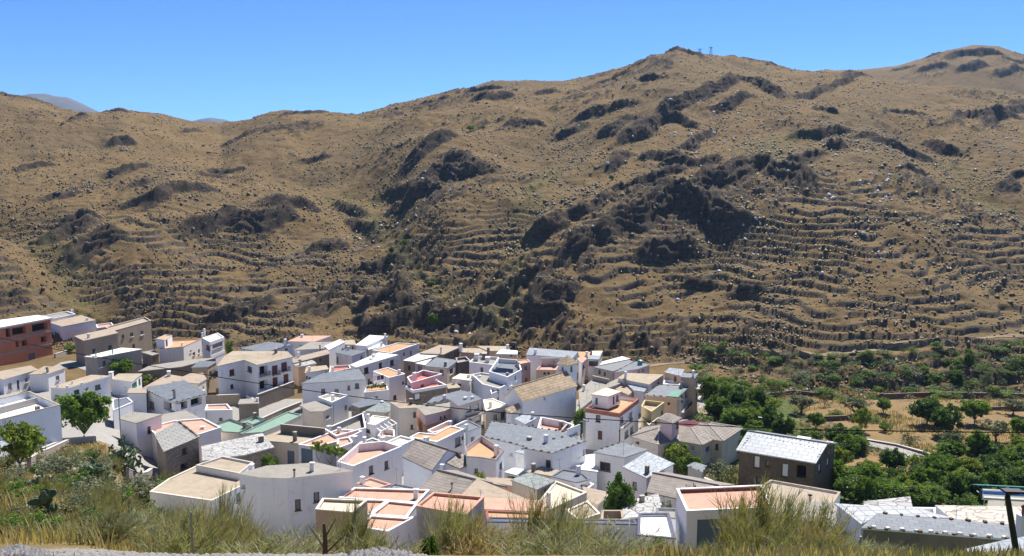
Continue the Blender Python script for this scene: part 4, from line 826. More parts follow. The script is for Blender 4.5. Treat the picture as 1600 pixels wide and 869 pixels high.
H('brown earth roofed house with tall white chimney at the upper village edge', 4.9, [(693, 554.5), (718, 543), (688, 540), (656, 552.5)], 'greybrown', 'earth', ch=[(720, 546, 10, 5), (689, 552, 8, 2, 'p')])
H('grey brown walled courtyard house right of the blue grey slate roof', 4.3, [(715, 566.5), (735, 563), (728, 557), (712, 559)], 'greybrown', 'launa', 'par', p=.5, rim='coping')
H('low tan pink building on the upper edge, right of the tall white chimney', 4.4, [(720, 551), (760, 553), (762, 546), (722, 545)], 'salmon', 'tanroof', ch=[(763, 551, 9, 4, 'b')])
H('low tan building with small white chimney behind the white canopy terrace', 4.6, [(762, 549), (797, 549.5), (793, 542), (746, 541.5)], 'peach', 'tanroof', ch=[(793, 546, 8, 4)])
H('house with lilac shaded walls and cluttered roof terrace left of the white canopy', 5.2, [(772, 570), (780, 558), (744, 556), (733, 565.5)], 'lilac', 'launa', 'par', p=.5, rim='white', ch=[(745, 563, 11, 8), (757, 561, 10, 8, 'b'), (762, 566, 9, 8, 'l')])
H('white house with grey roof deck and white canopy beside the pink street house', 5.7, [(793, 589), (815, 577.5), (810, 562), (778, 560), (764, 580)], 'bluewhite', 'darkslate', 'par', p=.8, rim='white', wins=[(805.5, 591, 3, 9)], key='canopy_house')
H('little cream roofed white house with one window below the lilac shaded terrace house', 3.9, [(707, 592), (733, 595.5), (736, 586.5), (719, 585)], 'lilac', 'creamroof', wins=[(717.5, 602, 6, 5, 'k')], ch=[(732, 590, 5, 4)])
H('wide white house with grey roof deck stepping down towards the church square', 4.4, [(754, 600), (780, 606.5), (800, 597), (792, 588), (752, 582), (737, 585)], 'bluewhite', 'launa', 'par', p=.3, rim='white', wins=[(794, 596, 3, 6, 'k'), (778, 611, 3, 5, 'k')])
H('small white canopied store with dark open front below the cream roofed house', 3.3, [(736, 597), (752, 598.5), (753, 593), (739, 592.5)], 'white', 'whiteroof', wins=[(743.5, 604, 13, 9, 'o')], rim='white')
H('white stepped house wall with balustrade in front of the grey roof deck', 3.7, [(768, 615), (801, 602), (796, 597), (766, 609)], 'lilac', 'launa', 'par', p=.6, rim='white', wins=[(780, 622, 6, 5, 's')])
H('narrow tall pink street house with a terracotta roof strip behind the church', 6.2, [(813, 568.5), (829, 565.5), (824, 561), (806, 562.5)], 'salmon', 'terra', 'par', p=.15, rim='salmon', wins=[(822, 575, 5, 8), (823, 594, 5, 8)])
H('large house with striped pale slate roof on the upper edge behind the church', 6.6, [(823, 555), (894, 560.5), (902.5, 550.5, .3), (828, 544.5, .3)], 'bluewhite', 'slatebrick', wins=[(899, 562, 3, 6)])
H('tan house with narrow pink terrace under a cream back wall behind the church', 5.4, [(838, 577.5), (869, 578), (873, 570), (846, 569)], 'peach', 'terra', 'par', p=.3, rim='salmon', fins=[((846, 572), (874, 572), 1.5, 'cream')], wins=[(851, 584, 4, 2, 'o'), (857, 583.5, 4, 2, 'o')])
# church
CHR, CW, CZ = H('whitewashed village church with brown clay tiled nave and square bell tower with pyramid roof', 5.2, [(817, 628), (899, 604), ('m', .5, 1.9), (868, 594), (790, 620.5), ('m', .5, 1.9)], 'bluewhite', 'tile', 'gable', oh=.3, wins=[(851, 622, 3, 6, 'o')], name='church', cat='church', key='church')
H('', 8.2, [(885.5, 572), (901, 568), (888, 563.5), (872, 569.5)], 'bluewhite', 'tile', 'hip', rise=1.5, into='church', base=-44, up=3.0, wins=[(879, 577, 3, 8, 'a'), (893, 576, 3.4, 9, 'a')])
H('low sacristy with sloping clay tiled roof at the left end of the church', 3.9, [(799, 647), (822, 634, .0), (813, 630, .7), (791, 640, .7)], 'white', 'tile', wins=[(812, 650, 3, 4, 'w')], name='sacristy', cat='building')
H('small rust red roofed store in front of the church gable', 4.0, [(791, 634), (814, 634), (811, 628), (793, 626)], 'darkred', 'darkred', 'par', p=.2, rim='darkred', name='store', cat='building')
H('small lilac shaded house with ragged whitish roof and brown door below the sacristy', 3.6, [(821, 663.5), (838, 654.5), (821, 648), (805, 655.5)], 'lilac', 'paleslate', wins=[(832.5, 668, 3, 9, 'd')])
H('white walled patio house with orange floor below the long church wall', 3.9, [(840, 668), (884, 678), (897, 664), (880, 657.5), (845, 651.5)], 'lilac', 'terra', 'par', p=1.0, rim='white', fins=[((878, 680), (888, 669), .8, 'grey')])
H('very large house with mottled blue grey slate roof in the middle of the village', 5.0, [(757, 683), (822, 699), (852, 692), (904, 680), (800, 664.5), (768, 660)], 'white', 'slate', ch=[(827, 687, 5, 7, 't')], fins=[((886, 683), (906, 675), 1.0, 'bluewhite')], wins=[(799, 710, 3, 4), (768, 700, 3, 5)])
H('big white house with slate roof and long deep blue shaded side wall', 5.6, [(863, 709), (915, 689.5), (885, 684), (846, 692), (819, 701)], 'bluewhite', 'slate', wins=[(856.5, 725, 8, 13, 'g'), (917, 705, 2, 9)], ant=[(874, 733, 18)])
H('small white block house with bright sunlit front and pale tiled top in the courtyard', 4.1, [(826, 712), (837, 706.5), (818, 702), (806, 707.5)], 'white', 'paleslate', wins=[(832, 724, 6, 14, 'k')])
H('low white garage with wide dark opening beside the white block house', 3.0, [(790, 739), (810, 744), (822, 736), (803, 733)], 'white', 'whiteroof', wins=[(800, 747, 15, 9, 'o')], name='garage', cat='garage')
H('white walled house with grey brown ribbed tile gable roof beside the big bluish wall', 4.6, [(675, 736), ('m', .55, 1.3), (716, 709), (666, 696), ('m', .45, 1.3), (630, 715)], 'bluewhite', 'ribtile', 'gable', rim='coping')
H('small bluish house with single slope of grey brown tiles, middle of the ribbed roofs', 4.1, [(718, 733.5), (740.5, 722.5), (717, 708, 1.0), (693, 721, 1.0)], 'bluewhite', 'ribtile')
H('house with hexagonal orange roof terrace ringed by narrow tiled edges', 5.4, [(748, 714), (775, 718.5), (787.5, 703), (752, 680), (726, 699), (729, 713)], 'bluewhite', 'terra2', 'par', p=.7, rim='ribtile', inner='lilac', wins=[(782.5, 729, 4, 12, 's'), (744, 736, 3, 8, 's')])
H('wide ribbed grey brown tiled gable house with steel flue, nearest of the ribbed roofs', 3.9, [(655, 768), (745, 785), ('m', .5, 1.1), (790, 762), (712, 737), ('m', .5, 1.1)], 'cream', 'ribtile', 'gable', ch=[(706, 769, 14, 2.5, 'p'), (691, 739, 15, 6)])
H('tan earth roofed house with long dark tiled edge right of the wide ribbed roof', 3.6, [(722, 776), (832, 786), (746, 751)], 'cream', 'earth', rim='greybrown', Y=82)
H('small pinkish tiled shed between the tan earth roof and the greenish slate cabin', 3.4, [(752, 752), (800, 760), (799, 750), (760, 748)], 'salmon', 'earth', name='shed', cat='shed')
H('beige cabin with greenish slate roof and white chimney in the near middle', 3.4, [(839, 766), (865.5, 753), (827, 740.5), (800, 751.5)], 'cream', 'slategreen', wins=[(852, 765.5, 5, 3, 'o')], ch=[(857, 787, 20, 6, 'l')], Y=86)
H('house with bright cream roof and beige parapet right of the greenish slate cabin', 3.5, [(856, 797), (917, 769), (868, 751), (843, 782)], 'cream', 'creamroof', 'par', p=.2, rim='cream', Y=81)
H('low house with dusty earth roof and white side, below the bright cream roof', 3.2, [(905, 813), (938, 802), (918, 782), (884, 797)], 'cream', 'earth', 'par', p=.12, rim='cream', ant=[(913, 810, 20)], ch=[(882, 812, 18, 7, 'l')], Y=75)
H('low pinkish roofed house right of the dark garage opening', 3.4, [(862, 745), (874, 737), (846, 731), (824, 738)], 'cream', 'tanroof')
H('flat blue grey roofed house with dark raised edge left of the white window house', 3.5, [(900, 754), (922, 749), (909, 737.5), (879, 732.5), (861, 744)], 'white', 'darkslate', 'par', p=.15, rim='rimgrey')
H('little white walled yard building beside the blue grey flat roof', 3.0, [(891, 762), (913, 768), (928, 756), (912, 750)], 'lilac', 'whiteroof', 'par', p=.4, rim='white')
H('earth covered roof with white curved edge beside the dark green tree', 3.0, [(918, 783), (934, 789), (953, 772), (912, 763)], 'cream', 'earth', rim='whitepaint')
H('low tan walled yard in front of the dark green tree', 2.6, [(939, 812), (975, 812), (973, 797), (940, 797)], 'tan', 'earth', 'par', p=.8, rim='tan', Y=74)
H('white house with slate roof and one big dark window in the right middle', 4.8, [(975, 716), (1010, 704), (970, 693.5), (929.5, 707.5)], 'white', 'slate', wins=[(945.5, 729, 17, 14, 'k')])
H('low bluish wing left of the white house with the big dark window', 3.2, [(893, 733), (933, 738), (930, 711), (906, 714)], 'bluewhite', 'whiteroof')
H('house with large smooth pale blue slate gable roof right of the big dark window', 4.3, [(1010, 748), (1052, 726), (1012, 708, .5), (975, 731, .5)], 'lilac', 'paleslate')
H('low house with grey ribbed gable roof in front of the pale blue slate roof', 3.5, [(1012, 770), (1095, 788), ('m', .5, .9), (1146, 759), (1029, 738), ('m', .5, .9)], 'lilac', 'ribtile', 'gable')
H('small hut with cream stone slab roof and brown chimney before the dark tree', 3.2, [(976, 812), (1024, 806), (1032, 791), (1027, 774.5), (974, 787)], 'stone', 'slab', ch=[(1003, 783, 10, 7, 't')], ant=[(986, 784, 17)], Y=76, name='hut', cat='hut')
H('long blue white wall building with navy coping behind the front bushes', 3.5, [(761, 815), (995, 819), (992, 812), (764, 808)], 'bluewhite', 'launa', 'par', p=.3, rim='navy', Y=71)
H('pale yard roof with navy coping stepping up beside the pink roofed garage', 3.4, [(1056, 841), (1045, 801), (998, 802), (996, 836)], 'bluewhite', 'whiteroof', 'par', p=.25, rim='navy', Y=68)
H('narrow bluish house strip with dark coping between the bush and the pink roofed garage', 3.4, [(1059, 810), (1059, 794), (1025, 793), (1026, 806)], 'bluewhite', 'launa', 'par', p=.2, rim='rimgrey', Y=75)
H('salmon walled sunken patio house with orange floor in front of the tan earth roof', 3.9, [(758, 797), (850, 801), (848, 785), (757, 780)], 'salmon', 'terra', rim='salmon', Y=78)
H('orange floored patio roof behind the long navy edged wall', 3.3, [(761, 813), (850, 816), (850, 801), (759, 797)], 'salmon', 'terra2', 'par', p=.15, rim='darkred', Y=74)
# ------------------------------------------------------------------ the village, right part
H('three storey white house with red tiled parapet, roof room and blue balcony', 5.9, [(968, 646), (998, 623), (946, 615.5), (915, 638)], 'white', 'terra2', 'par', p=.5, rim='redtile', bands=[(-.02, .62, 'redtile')],
  wins=[(934.5, 654, 7, 11, 's'), (937.5, 680, 7, 14, 'd'), (972, 656, 4, 10, 's'), (985.5, 650, 5, 12, 's'), (979, 678, 6, 11, 's'), (987, 672, 5, 11, 's')], rails=[(974, 663, 14, 6)], key='tall')
H('', 7.6, [(950.5, 620.5), (969.5, 613), (947, 607.5), (925, 617)], 'lilac', 'creamroof', wins=[(932, 627, 4, 11, 'G'), (959, 625, 3, 13, 'd'), (964.5, 621, 4, 10, 's')], into='tall', up=1.5)
H('yellow house with walled tan roof terrace behind the brown tiled villa', 4.8, [(1018, 643), (1038, 628.5), (1007, 625), (1002, 634)], 'yellow', 'tanroof', 'par', p=.7, rim='yellow', wins=[(1034.5, 645, 3, 7, 'k')])
H('small yellow walled yard house with rubble roof below the yellow house', 3.1, [(1014, 664), (1029, 652), (1017, 646), (1003, 652)], 'yellow', 'earth', 'par', p=.2, rim='cream', wins=[(1025, 660, 3, 6, 'k')])
H('brown walled house with grey roof and green tarpaulin on the garden edge', 4.8, [(1008, 618), (1058, 622.5), (1076, 605), (1030, 603)], 'peach', 'slate', wins=[(1045, 631, 2, 3, 'o'), (1064, 622, 5, 11, 'k'), (1072, 616, 3, 8, 'k')], rails=[(1069, 637, 13, 5)], key='tarp', rim='cream')
H('long cream roofed house behind the green tarpaulin roof', 4.7, [(1014, 601.5), (1036, 586.5), (978, 584), (966, 592)], 'lilac', 'tanroof', rim='cream', wins=[(1020.5, 606, 2.5, 5, 'k'), (1029, 600, 2.5, 6, 'k')])
H('house with pale patched metal roof left of the brown walled house', 3.9, [(1006, 613), (1014, 601.5), (977, 597.5), (991, 611)], 'lilac', 'slatebrick', wins=[(1013, 611, 3, 5, 'k')])
H('small tan roofed house behind the roof room of the tall white house', 3.5, [(982, 618), (993, 608), (975, 602.5), (962, 609)], 'cream', 'earth')
H('house with long brown clay roof slope beside the grey yard', 4.0, [(946, 609), (976, 597), (969, 591), (950, 600)], 'cream', 'launa')
H('pink walled upper house with blue grey roof at the garden edge', 6.0, [(1063, 588), (1068.5, 578.5), (1047, 576), (1039, 582.5)], 'peach', 'slatebrick', wins=[(1055, 592, 4, 8, 'd')])
H('tall narrow house with grey roof and stacked balconies, last house before the green gardens', 6.6, [(1086, 591.5), (1091, 585), (1068, 584), (1064, 590)], 'peach', 'slate', wins=[(1089, 598, 2.5, 6, 'k'), (1090, 615, 2.5, 7, 'k')], rails=[(1089, 604, 5, 4), (1090, 622, 5, 4)])
H('white walled low terrace between the pink upper house and the cream roofs', 4.9, [(1036, 600), (1062, 601), (1066, 596), (1038, 593)], 'white', 'whiteroof', 'par', p=.4, rim='white')
H('cream walled store with grey corrugated roof on the upper village edge', 3.8, [(958, 581), (993, 567.5), (975, 561), (929, 574.5)], 'cream', 'corr', wins=[(937, 581, 3, 6, 's'), (945, 584, 3, 5, 's')], name='store', cat='building')
H('long shed with bright white roof behind the grey corrugated store', 4.1, [(938, 571), (984, 561.5), (972, 558), (942, 566)], 'cream', 'whiteroof', name='shed', cat='shed')
H('lilac and white house with smooth grey roof and blue water tank', 4.2, [(996, 577.5), (1014.5, 571), (993, 566), (960, 583)], 'pink', 'slate', wins=[(1005, 577, 4, 6), (998, 581, 3, 8, 's')], key='tank')
H('narrow white house with small orange hipped roof right of the church tower', 4.8, [(909.5, 567), (914.5, 561), (909, 557), (904, 562)], 'lilac', 'terra', 'hip', rise=.4, wins=[(912, 573, 2.5, 5, 'k')])
H('white house with glazed roof room behind the church tower', 4.4, [(919, 562), (935, 562.5), (938, 556.5), (921, 556)], 'white', 'slatebrick', wins=[(927, 568, 14, 7, 'k')])
H('orange roofed house farthest back beside the church tower', 4.2, [(905, 557), (919, 558), (922, 551), (904, 550.5)], 'salmon', 'terra2')
H('little cream roofed hut at the far village edge right of the church', 4.2, [(926, 556), (937, 556), (941, 549.5), (926, 549.5)], 'cream', 'creamroof', wins=[(937, 560, 2, 4, 'k')])
H('house with flat grey clay roof behind the ramp, right of the church wall', 3.3, [(907, 640), (938, 614), (951, 600), (926, 594.5), (905, 612)], 'grey', 'launa', fins=[((926, 594), (952, 600), .8, 'tan')], ant=[(917, 626, 18), (930, 611, 12), (936, 609, 12)])
H('single storey villa with hipped grey brown tile roofs around a pink roof terrace', 3.7, [(1028, 694.5), (1060, 689), (1096, 695), (1112, 687), (1128, 689), (1157, 670), (1066, 659), (1010, 669), (990, 683)], 'cream', 'ribtile', 'skirt', p=3.0, rise=1.1, wins=[(1106, 702, 7, 10), (1083, 700, 3, 5), (1120, 698, 5, 9, 'k'), (996, 692, 6, 5, 'o')], name='villa', cat='villa', key='villa')
H('', 6.2, [(1050, 661), (1061, 654), (1042, 648.5), (1032, 655)], 'pink', 'ribtile', 'hip', rise=.8, into='villa', up=2.7, wins=[(1058.5, 665, 3.5, 11, 'r')])
H('small slate roofed garden shelter among shrubs below the villa', 2.4, [(1097, 738), (1103, 729.5), (1086, 723.5), (1075, 729)], 'grey', 'slate', name='garden_shelter', cat='shelter')
H('brown stone two storey house with blue grey slate roof and white window shutters', 5.4, [(1155, 704), (1272, 723.5), ('m', .5, 1.15), (1304, 694), (1187, 676), ('m', .5, 1.15)], 'darkstone', 'slatebrick', 'gable', oh=.3, rim='lilac',
  wins=[(1182.5, 722, 10, 20, 'h'), (1199, 724, 5, 10, 's'), (1226.5, 735, 11, 22, 'h'), (1252, 737, 15, 20, 'o'), (1186, 751, 9, 9, 's'), (1281, 731, 4, 13, 'h'), (1294, 722, 4, 13, 'h')], ch=[(1255, 697, 14, 18), (1296, 703, 14, 9, 's')], name='stone_house', key='stonehouse')
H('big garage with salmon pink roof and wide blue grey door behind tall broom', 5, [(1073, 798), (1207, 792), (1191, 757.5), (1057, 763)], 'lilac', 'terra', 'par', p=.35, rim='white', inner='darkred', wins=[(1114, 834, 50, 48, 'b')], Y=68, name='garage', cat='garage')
H('house with stained tan flat roof and thin chimneys below the brown stone house', 4, [(1213, 801), (1301, 788), (1313, 768.5), (1204, 749.5), (1192, 757)], 'bluewhite', 'tanroof', 'par', p=.2, rim='tan', ch=[(1265, 788, 15, 4, 'p')], ant=[(1238, 786, 14)], Y=74)
H('long house with pale grey roof marked by two rows of flat stones', 5, [(1317, 839), (1341, 841), (1317, 790), (1266, 786), (1228, 797), (1234, 815), (1299, 817)], 'lilac', 'launa', rim='white', Y=64, key='stones1', oh=.05)
H('sunken flat grey roof with dark rim in front of the long pale grey roof', 3.6, [(1276, 836), (1312, 832.5), (1299, 818), (1262, 820)], 'lilac', 'slate', 'par', p=.15, rim='rimgrey', Y=61)
H('small orange floored terrace glimpsed through the tall broom', 3, [(1216, 845), (1237, 843), (1236, 822), (1211, 822)], 'salmon', 'terra', 'par', p=.2, rim='salmon', Y=62)
H('brown fronted house with slate roof and a row of round stones along its edge', 4.2, [(1349, 826.5), (1583, 844.5), (1577, 823), (1372, 805)], 'greybrown', 'slate', rim='whitepaint', Y=60, key='stones2', oh=.1)
H('low building with pale diamond patterned slate roof beside the brown fronted house', 4.2, [(1346, 820), (1372, 804.5), (1485, 812), (1438, 799), (1308, 790)], 'white', 'diamond', rim='white', Y=62.5)
H('small stone slab roofed building with white side at the edge of the green thicket', 4, [(1352, 796), (1425, 801), (1420, 779), (1352, 786.5)], 'white', 'slab', Y=71, rim='white')
H('white parapet block between the stone slab roof and the crazy paved roof', 3.8, [(1426, 803), (1464, 804), (1462, 793), (1425, 792.5)], 'white', 'whiteroof', 'par', p=.4, rim='whitepaint', Y=70)
H('house with cream crazy paved roof behind the slate roof at the right edge', 4, [(1488, 814.5), (1578, 823.5), (1640, 826), (1640, 797), (1592, 794.5), (1462, 792)], 'white', 'crazy', rim='white', Y=66, ant=[(1493, 820, 26)], oh=.05)
H('beige flat roofed block under the solar water heater', 4.5, [(1545, 796), (1640, 799), (1640, 786), (1546, 785)], 'cream', 'launa', Y=72)
H('house with rectangular blue slate roof in the bottom right corner', 3, [(1511, 862), (1580, 921), (1700, 900), (1620, 840), (1580, 846)], 'white', 'slatebrick', Y=52)
# ------------------------------------------------------------------ scrub and stones on the hillside (nobody could count them)
M_['scrub'] = leafmat('dry_scrub', (.055, .046, .022), (.19, .135, .06), .12, (.12, .086, .042))
M_['quartz'] = plain('pale_quartz_stone', (.62, .60, .57), .8, var=.2)
M_['rockm'] = flat('grey_schist', (.09, .072, .055), (.21, .17, .13), 1.5)
M_['gravel'] = plain('grey_gravel', (.30, .285, .265), .95, var=.5)
def hillpts(n, s, ymin=190, ymax=640, power=1.0):
    r = np.random.default_rng(s); b = r.uniform(-.62, .64, n); Y = ymin+(ymax-ymin)*r.random(n)**power
    keep = r.random(n) < (Y/ymax)**.5+.25
    return b[keep]*Y[keep], Y[keep], r
def cones(name, X, Y, Z, rad, hgt, mat, r, k=5, **tg):
    n = len(X); a = np.linspace(0, 2*math.pi, k, endpoint=False)[None, :]+r.uniform(0, 6, (n, 1))
    rr = rad[:, None]*r.uniform(.6, 1.3, (n, k)); ring = np.stack([X[:, None]+rr*np.cos(a), Y[:, None]+rr*np.sin(a), Z[:, None]+hgt[:, None]*r.uniform(.05, .45, (n, k))], -1)
    low = ring.copy(); low[..., 2] = Z[:, None]-.35; low[..., :2] = ring[..., :2]*.75+np.stack([X, Y], -1)[:, None, :]*.25
    top = np.stack([X+r.normal(0, .2, n)*rad, Y+r.normal(0, .2, n)*rad, Z+hgt], -1)[:, None, :]
    V = np.concatenate([low, ring, top], 1).reshape(-1, 3); b0 = (np.arange(n)*(2*k+1))[:, None]
    F = []
    for i in range(k):
        j = (i+1) % k
        F.append(np.stack([b0[:, 0]+i, b0[:, 0]+j, b0[:, 0]+k+j], -1)); F.append(np.stack([b0[:, 0]+i, b0[:, 0]+k+j, b0[:, 0]+k+i], -1)); F.append(np.stack([b0[:, 0]+k+i, b0[:, 0]+k+j, b0[:, 0]+2*k], -1))
    o = np_mesh(name, V, np.concatenate(F), mat, k=3); return tagk(o, kind='stuff', **tg)
X, Y, r_ = hillpts(330000, 5, 150, 640, power=1.1); X2 = r_.uniform(.3, .68, 9000); Y2 = r_.uniform(700, 960, 9000); X = np.concatenate([X, X2*Y2]); Y = np.concatenate([Y, Y2])
zz, rk, gr, wl, hl = full(X, Y)
dn = fbm(X/12, Y/12, 3, 201)
keep = ((hl > .3) | ((X/Y > .24) & (Y > 165))) & (r_.random(len(X)) < (.12+.85*np.clip(dn+.2, 0, 1))*(1-.75*ss(290, 420, Y))) & (rk < .6)
X, Y, zz = X[keep], Y[keep], zz[keep]; n = len(X)
sz = (.14+.34*r_.random(n)**2)*(1+.25*ss(300, 560, Y))*(1+.9*(r_.random(n) < .05)*(Y < 330))
cones('scrub', X, Y, zz, sz, sz*r_.uniform(.8, 1.5, n), 'scrub', r_, 4)
# pale stones strewn in clusters
cl = [(1380, 335, 60, 30, 60), (1290, 352, 30, 12, 25), (1180, 375, 60, 30, 45), (1120, 195, 60, 25, 60), (1060, 215, 50, 20, 40), (1300, 300, 60, 50, 50), (1560, 230, 40, 20, 18), (1190, 400, 40, 40, 30), (600, 350, 50, 25, 35), (700, 320, 40, 15, 30), (900, 430, 60, 30, 14), (1250, 460, 300, 60, 40), (700, 520, 60, 15, 10), (1100, 300, 300, 120, 60), (400, 300, 350, 80, 25), (760, 190, 200, 60, 25), (680, 510, 15, 12, 10), (1350, 380, 120, 60, 35)]
XS, YS = [], []
for cx, cy, sx, sy, k in cl:
    for _ in range(int(k*.9)):
        p = onbase(cx+random.gauss(0, .5)*sx, cy+random.gauss(0, .5)*sy); XS.append(p[0]); YS.append(p[1])
XS, YS = np.array(XS), np.array(YS); zs = full(XS, YS)[0]; n = len(XS); sz = .18+.6*r_.random(n)**4
cones('pale_stones', XS, YS, zs, sz, sz*.8, 'quartz', r_, 5)
# loose grey rocks round the outcrops
X, Y, r_ = hillpts(110000, 9, 200, 620, 1.); zz, rk, gr, wl, hl = full(X, Y); keep = (hl > .5) & ((rk > .25) | (fbm(X/18, Y/18, 3, 301) > .12)) & (r_.random(len(X)) < .22)
X, Y, zz = X[keep], Y[keep], zz[keep]; n = len(X); sz = .18+.7*r_.random(n)**4
cones('rocks', X, Y, zz, sz, sz*r_.uniform(.4, 1., n), 'rockm', r_, 5)
# ------------------------------------------------------------------ far blue mountain
def ridge(name, pts, D, dep):
    P = [aty(a, b, D) for a, b in pts]; xs = np.linspace(P[0].x, P[-1].x, 160); top = np.interp(xs, [p.x for p in P], [p.z for p in P])
    ys = np.linspace(D-dep, D+dep*.6, 60); Xg, Yg = np.meshgrid(xs, ys); t = 1-np.clip(np.abs(Yg-D)/np.where(Yg < D, dep, dep*.6), 0, 1)
    Z = -300+(top[None, :]+300)*t**.8+fbm(Xg/160, Yg/160, 4, 7)*60*np.minimum(1, (1-t)*5+.12)
    i = np.arange(Xg.size).reshape(Xg.shape); F = np.stack([i[:-1, :-1], i[:-1, 1:], i[1:, 1:], i[1:, :-1]], -1).reshape(-1, 4)
    return tagk(np_mesh(name, np.stack([Xg, Yg, Z], -1).reshape(-1, 3), F, 'farrock', smooth=True), kind='structure')
M_['farrock'] = flat('distant_rocky_slope', (.06, .055, .05), (.12, .11, .09), .012, amt=.5)
ridge('mountain', [(-200, 190), (-60, 165), (20, 152), (45, 146), (70, 145), (85, 149), (105, 151), (125, 159), (150, 171), (180, 185), (240, 215)], 3900, 1500)
ridge('mountain', [(240, 215), (290, 192), (312, 186), (330, 184.5), (350, 188), (380, 196), (460, 220)], 3900, 1500)
# ------------------------------------------------------------------ trees and plants
M_['leaf'] = leafmat('fruit_tree_leaves', (.10, .19, .028), (.19, .29, .058), .45)
M_['leafy'] = leafmat('yellow_green_leaves', (.17, .25, .04), (.26, .32, .07), .42)
M_['olive'] = leafmat('olive_leaves', (.14, .17, .10), (.22, .25, .16), .28)
M_['darkleaf'] = leafmat('dark_green_leaves', (.06, .125, .025), (.11, .185, .045), .4)
M_['drygreen'] = leafmat('dry_olive_leaves', (.14, .14, .05), (.20, .17, .07), .3)
M_['broom'] = leafmat('broom_twigs', (.20, .205, .10), (.34, .31, .17), .35, (.16, .175, .09))
M_['broomgrey'] = leafmat('grey_green_twigs', (.26, .28, .17), (.38, .37, .24), .35)
M_['straw'] = leafmat('straw_grass', (.36, .27, .13), (.46, .38, .22), .3, (.24, .22, .10))
M_['cactus'] = leafmat('prickly_pear_pads', (.09, .14, .065), (.16, .20, .10), .05)
R2 = np.random.default_rng(77)
def quads(C, size, r, asp=1.7, up=0):
    """leaf quads with random orientation at the centres C"""
    n = len(C); a = r.normal(size=(n, 3)); a[:, 2] += up; a /= np.linalg.norm(a, axis=1)[:, None]
    b = np.cross(a, r.normal(size=(n, 3))); b /= np.linalg.norm(b, axis=1)[:, None]
    s = size*r.uniform(.6, 1.3, (n, 1)); a = a*s*asp*.5; b = b*s*.5
    V = np.stack([C-a, C+b*.9, C+a, C-b*.9], 1).reshape(-1, 3); i = np.arange(n)[:, None]*4
    return V, np.concatenate([i, i+1, i+2, i+3], 1)
def crown_pts(h, w, ncl, per, r, z0=.28, flatten=1.0, loose=.30):
    """clumps scattered through an uneven crown volume"""
    P = []; ph = r.uniform(0, 6, 4)
    for _ in range(ncl):
        th = r.uniform(0, 2*math.pi); u = r.uniform(-1, 1); rad = r.uniform(.25, 1)**.5
        lob = 1+.22*math.sin(2*th+ph[0])+.16*math.sin(3*th+ph[1])+.12*math.sin(5*th+ph[2]+3*u)
        c = np.array((math.cos(th)*math.sqrt(1-u*u), math.sin(th)*math.sqrt(1-u*u), u*flatten))*rad*lob*.82
        cr = r.uniform(.13, loose)
        d = r.normal(size=(per, 3)); d /= np.linalg.norm(d, axis=1)[:, None]; d *= (r.random((per, 1))**.4)
        P.append(c[None, :]+d*cr)
    P = np.concatenate(P); P[:, 0] *= w/2; P[:, 1] *= w/2
    zc = h*(z0+(1-z0)/2); P[:, 2] = zc+P[:, 2]*h*(1-z0)/2
    return P
def limbs(h, w, nl, r, z0, tr):
    B = MB(); lean = r.normal(0, .06, 2)*h
    fork = Vector((lean[0]*.3, lean[1]*.3, h*max(.16, z0*.75)))
    B.tube([(0, 0, -.5), (0, 0, 0), fork*.5+Vector((r.normal()*.04, 0, 0)), fork], [tr*1.5, tr*1.2, tr, tr*.85], 7)
    for k in range(nl):
        a = 2*math.pi*k/nl+r.uniform(-.4, .4); R_ = w*r.uniform(.18, .36); e = Vector((math.cos(a)*R_, math.sin(a)*R_, h*r.uniform(.6, .85)))
        m = fork.lerp(e, .5)+Vector((math.cos(a)*R_*.15, math.sin(a)*R_*.15, -.02*h)); B.tube([fork-Vector((0, 0, .05)), m, e], [tr*.7, tr*.45, tr*.15], 5)
        for q in range(2):
            a2 = a+r.uniform(-.9, .9); e2 = m+Vector((math.cos(a2)*R_*.6, math.sin(a2)*R_*.6, h*r.uniform(.1, .3))); B.tube([m, e2], [tr*.35, tr*.1], 4)
    return B
PROTO = {}; PM = dict(fruit='leaf', dark='darkleaf', darkbush='darkleaf', greybush='olive', dry='drygreen', bush='leaf', yellow='leafy', vine='leafy')
def proto(kind, var):
    if (kind, var) in PROTO: return PROTO[kind, var]
    r = np.random.default_rng(hash((kind == 'x', var)) % 1000+var*31+sum(map(ord, kind)))
    K = dict(fruit=(105, 46, .24, .14, .95, .30, 'leaf', 5, .10, 'bark'), yellow=(80, 40, .18, .14, .95, .3, 'leafy', 4, .08, 'bark'), olive=(55, 40, .30, .13, .8, .26, 'olive', 5, .16, 'olivebark'), dark=(105, 44, .12, .15, 1, .3, 'darkleaf', 5, .10, 'bark'),
             bush=(46, 42, .02, .13, .9, .34, 'leaf', 4, .05, 'bark'), darkbush=(30, 32, .02, .14, .9, .34, 'darkleaf', 4, .05, 'bark'), dry=(30, 22, .2, .12, .9, .3, 'drygreen', 5, .07, 'bark'), umbrella=(26, 34, .66, .12, .8, .3, 'leafy', 3, .05, 'bark'), greybush=(46, 42, .02, .11, .9, .34, 'olive', 4, .05, 'olivebark'), vine=(24, 34, .05, .16, .9, .36, 'leafy', 4, .04, 'bark'))[kind]
    ncl, per, z0, ls, fl, loose, mat, nl, tr, bk = K
    # unit tree: height 4, width 4
    P = crown_pts(4, 4, ncl, per, r, z0, fl, loose); V, Fc = quads(P, ls*1.35, r)
    c = np_mesh('crown', V, Fc, mat); t = limbs(4, 4, nl, r, z0, tr).build('trunk', bk)
    me = (c.data, t.data); bpy.data.objects.remove(c); bpy.data.objects.remove(t)
    PROTO[kind, var] = me; return me
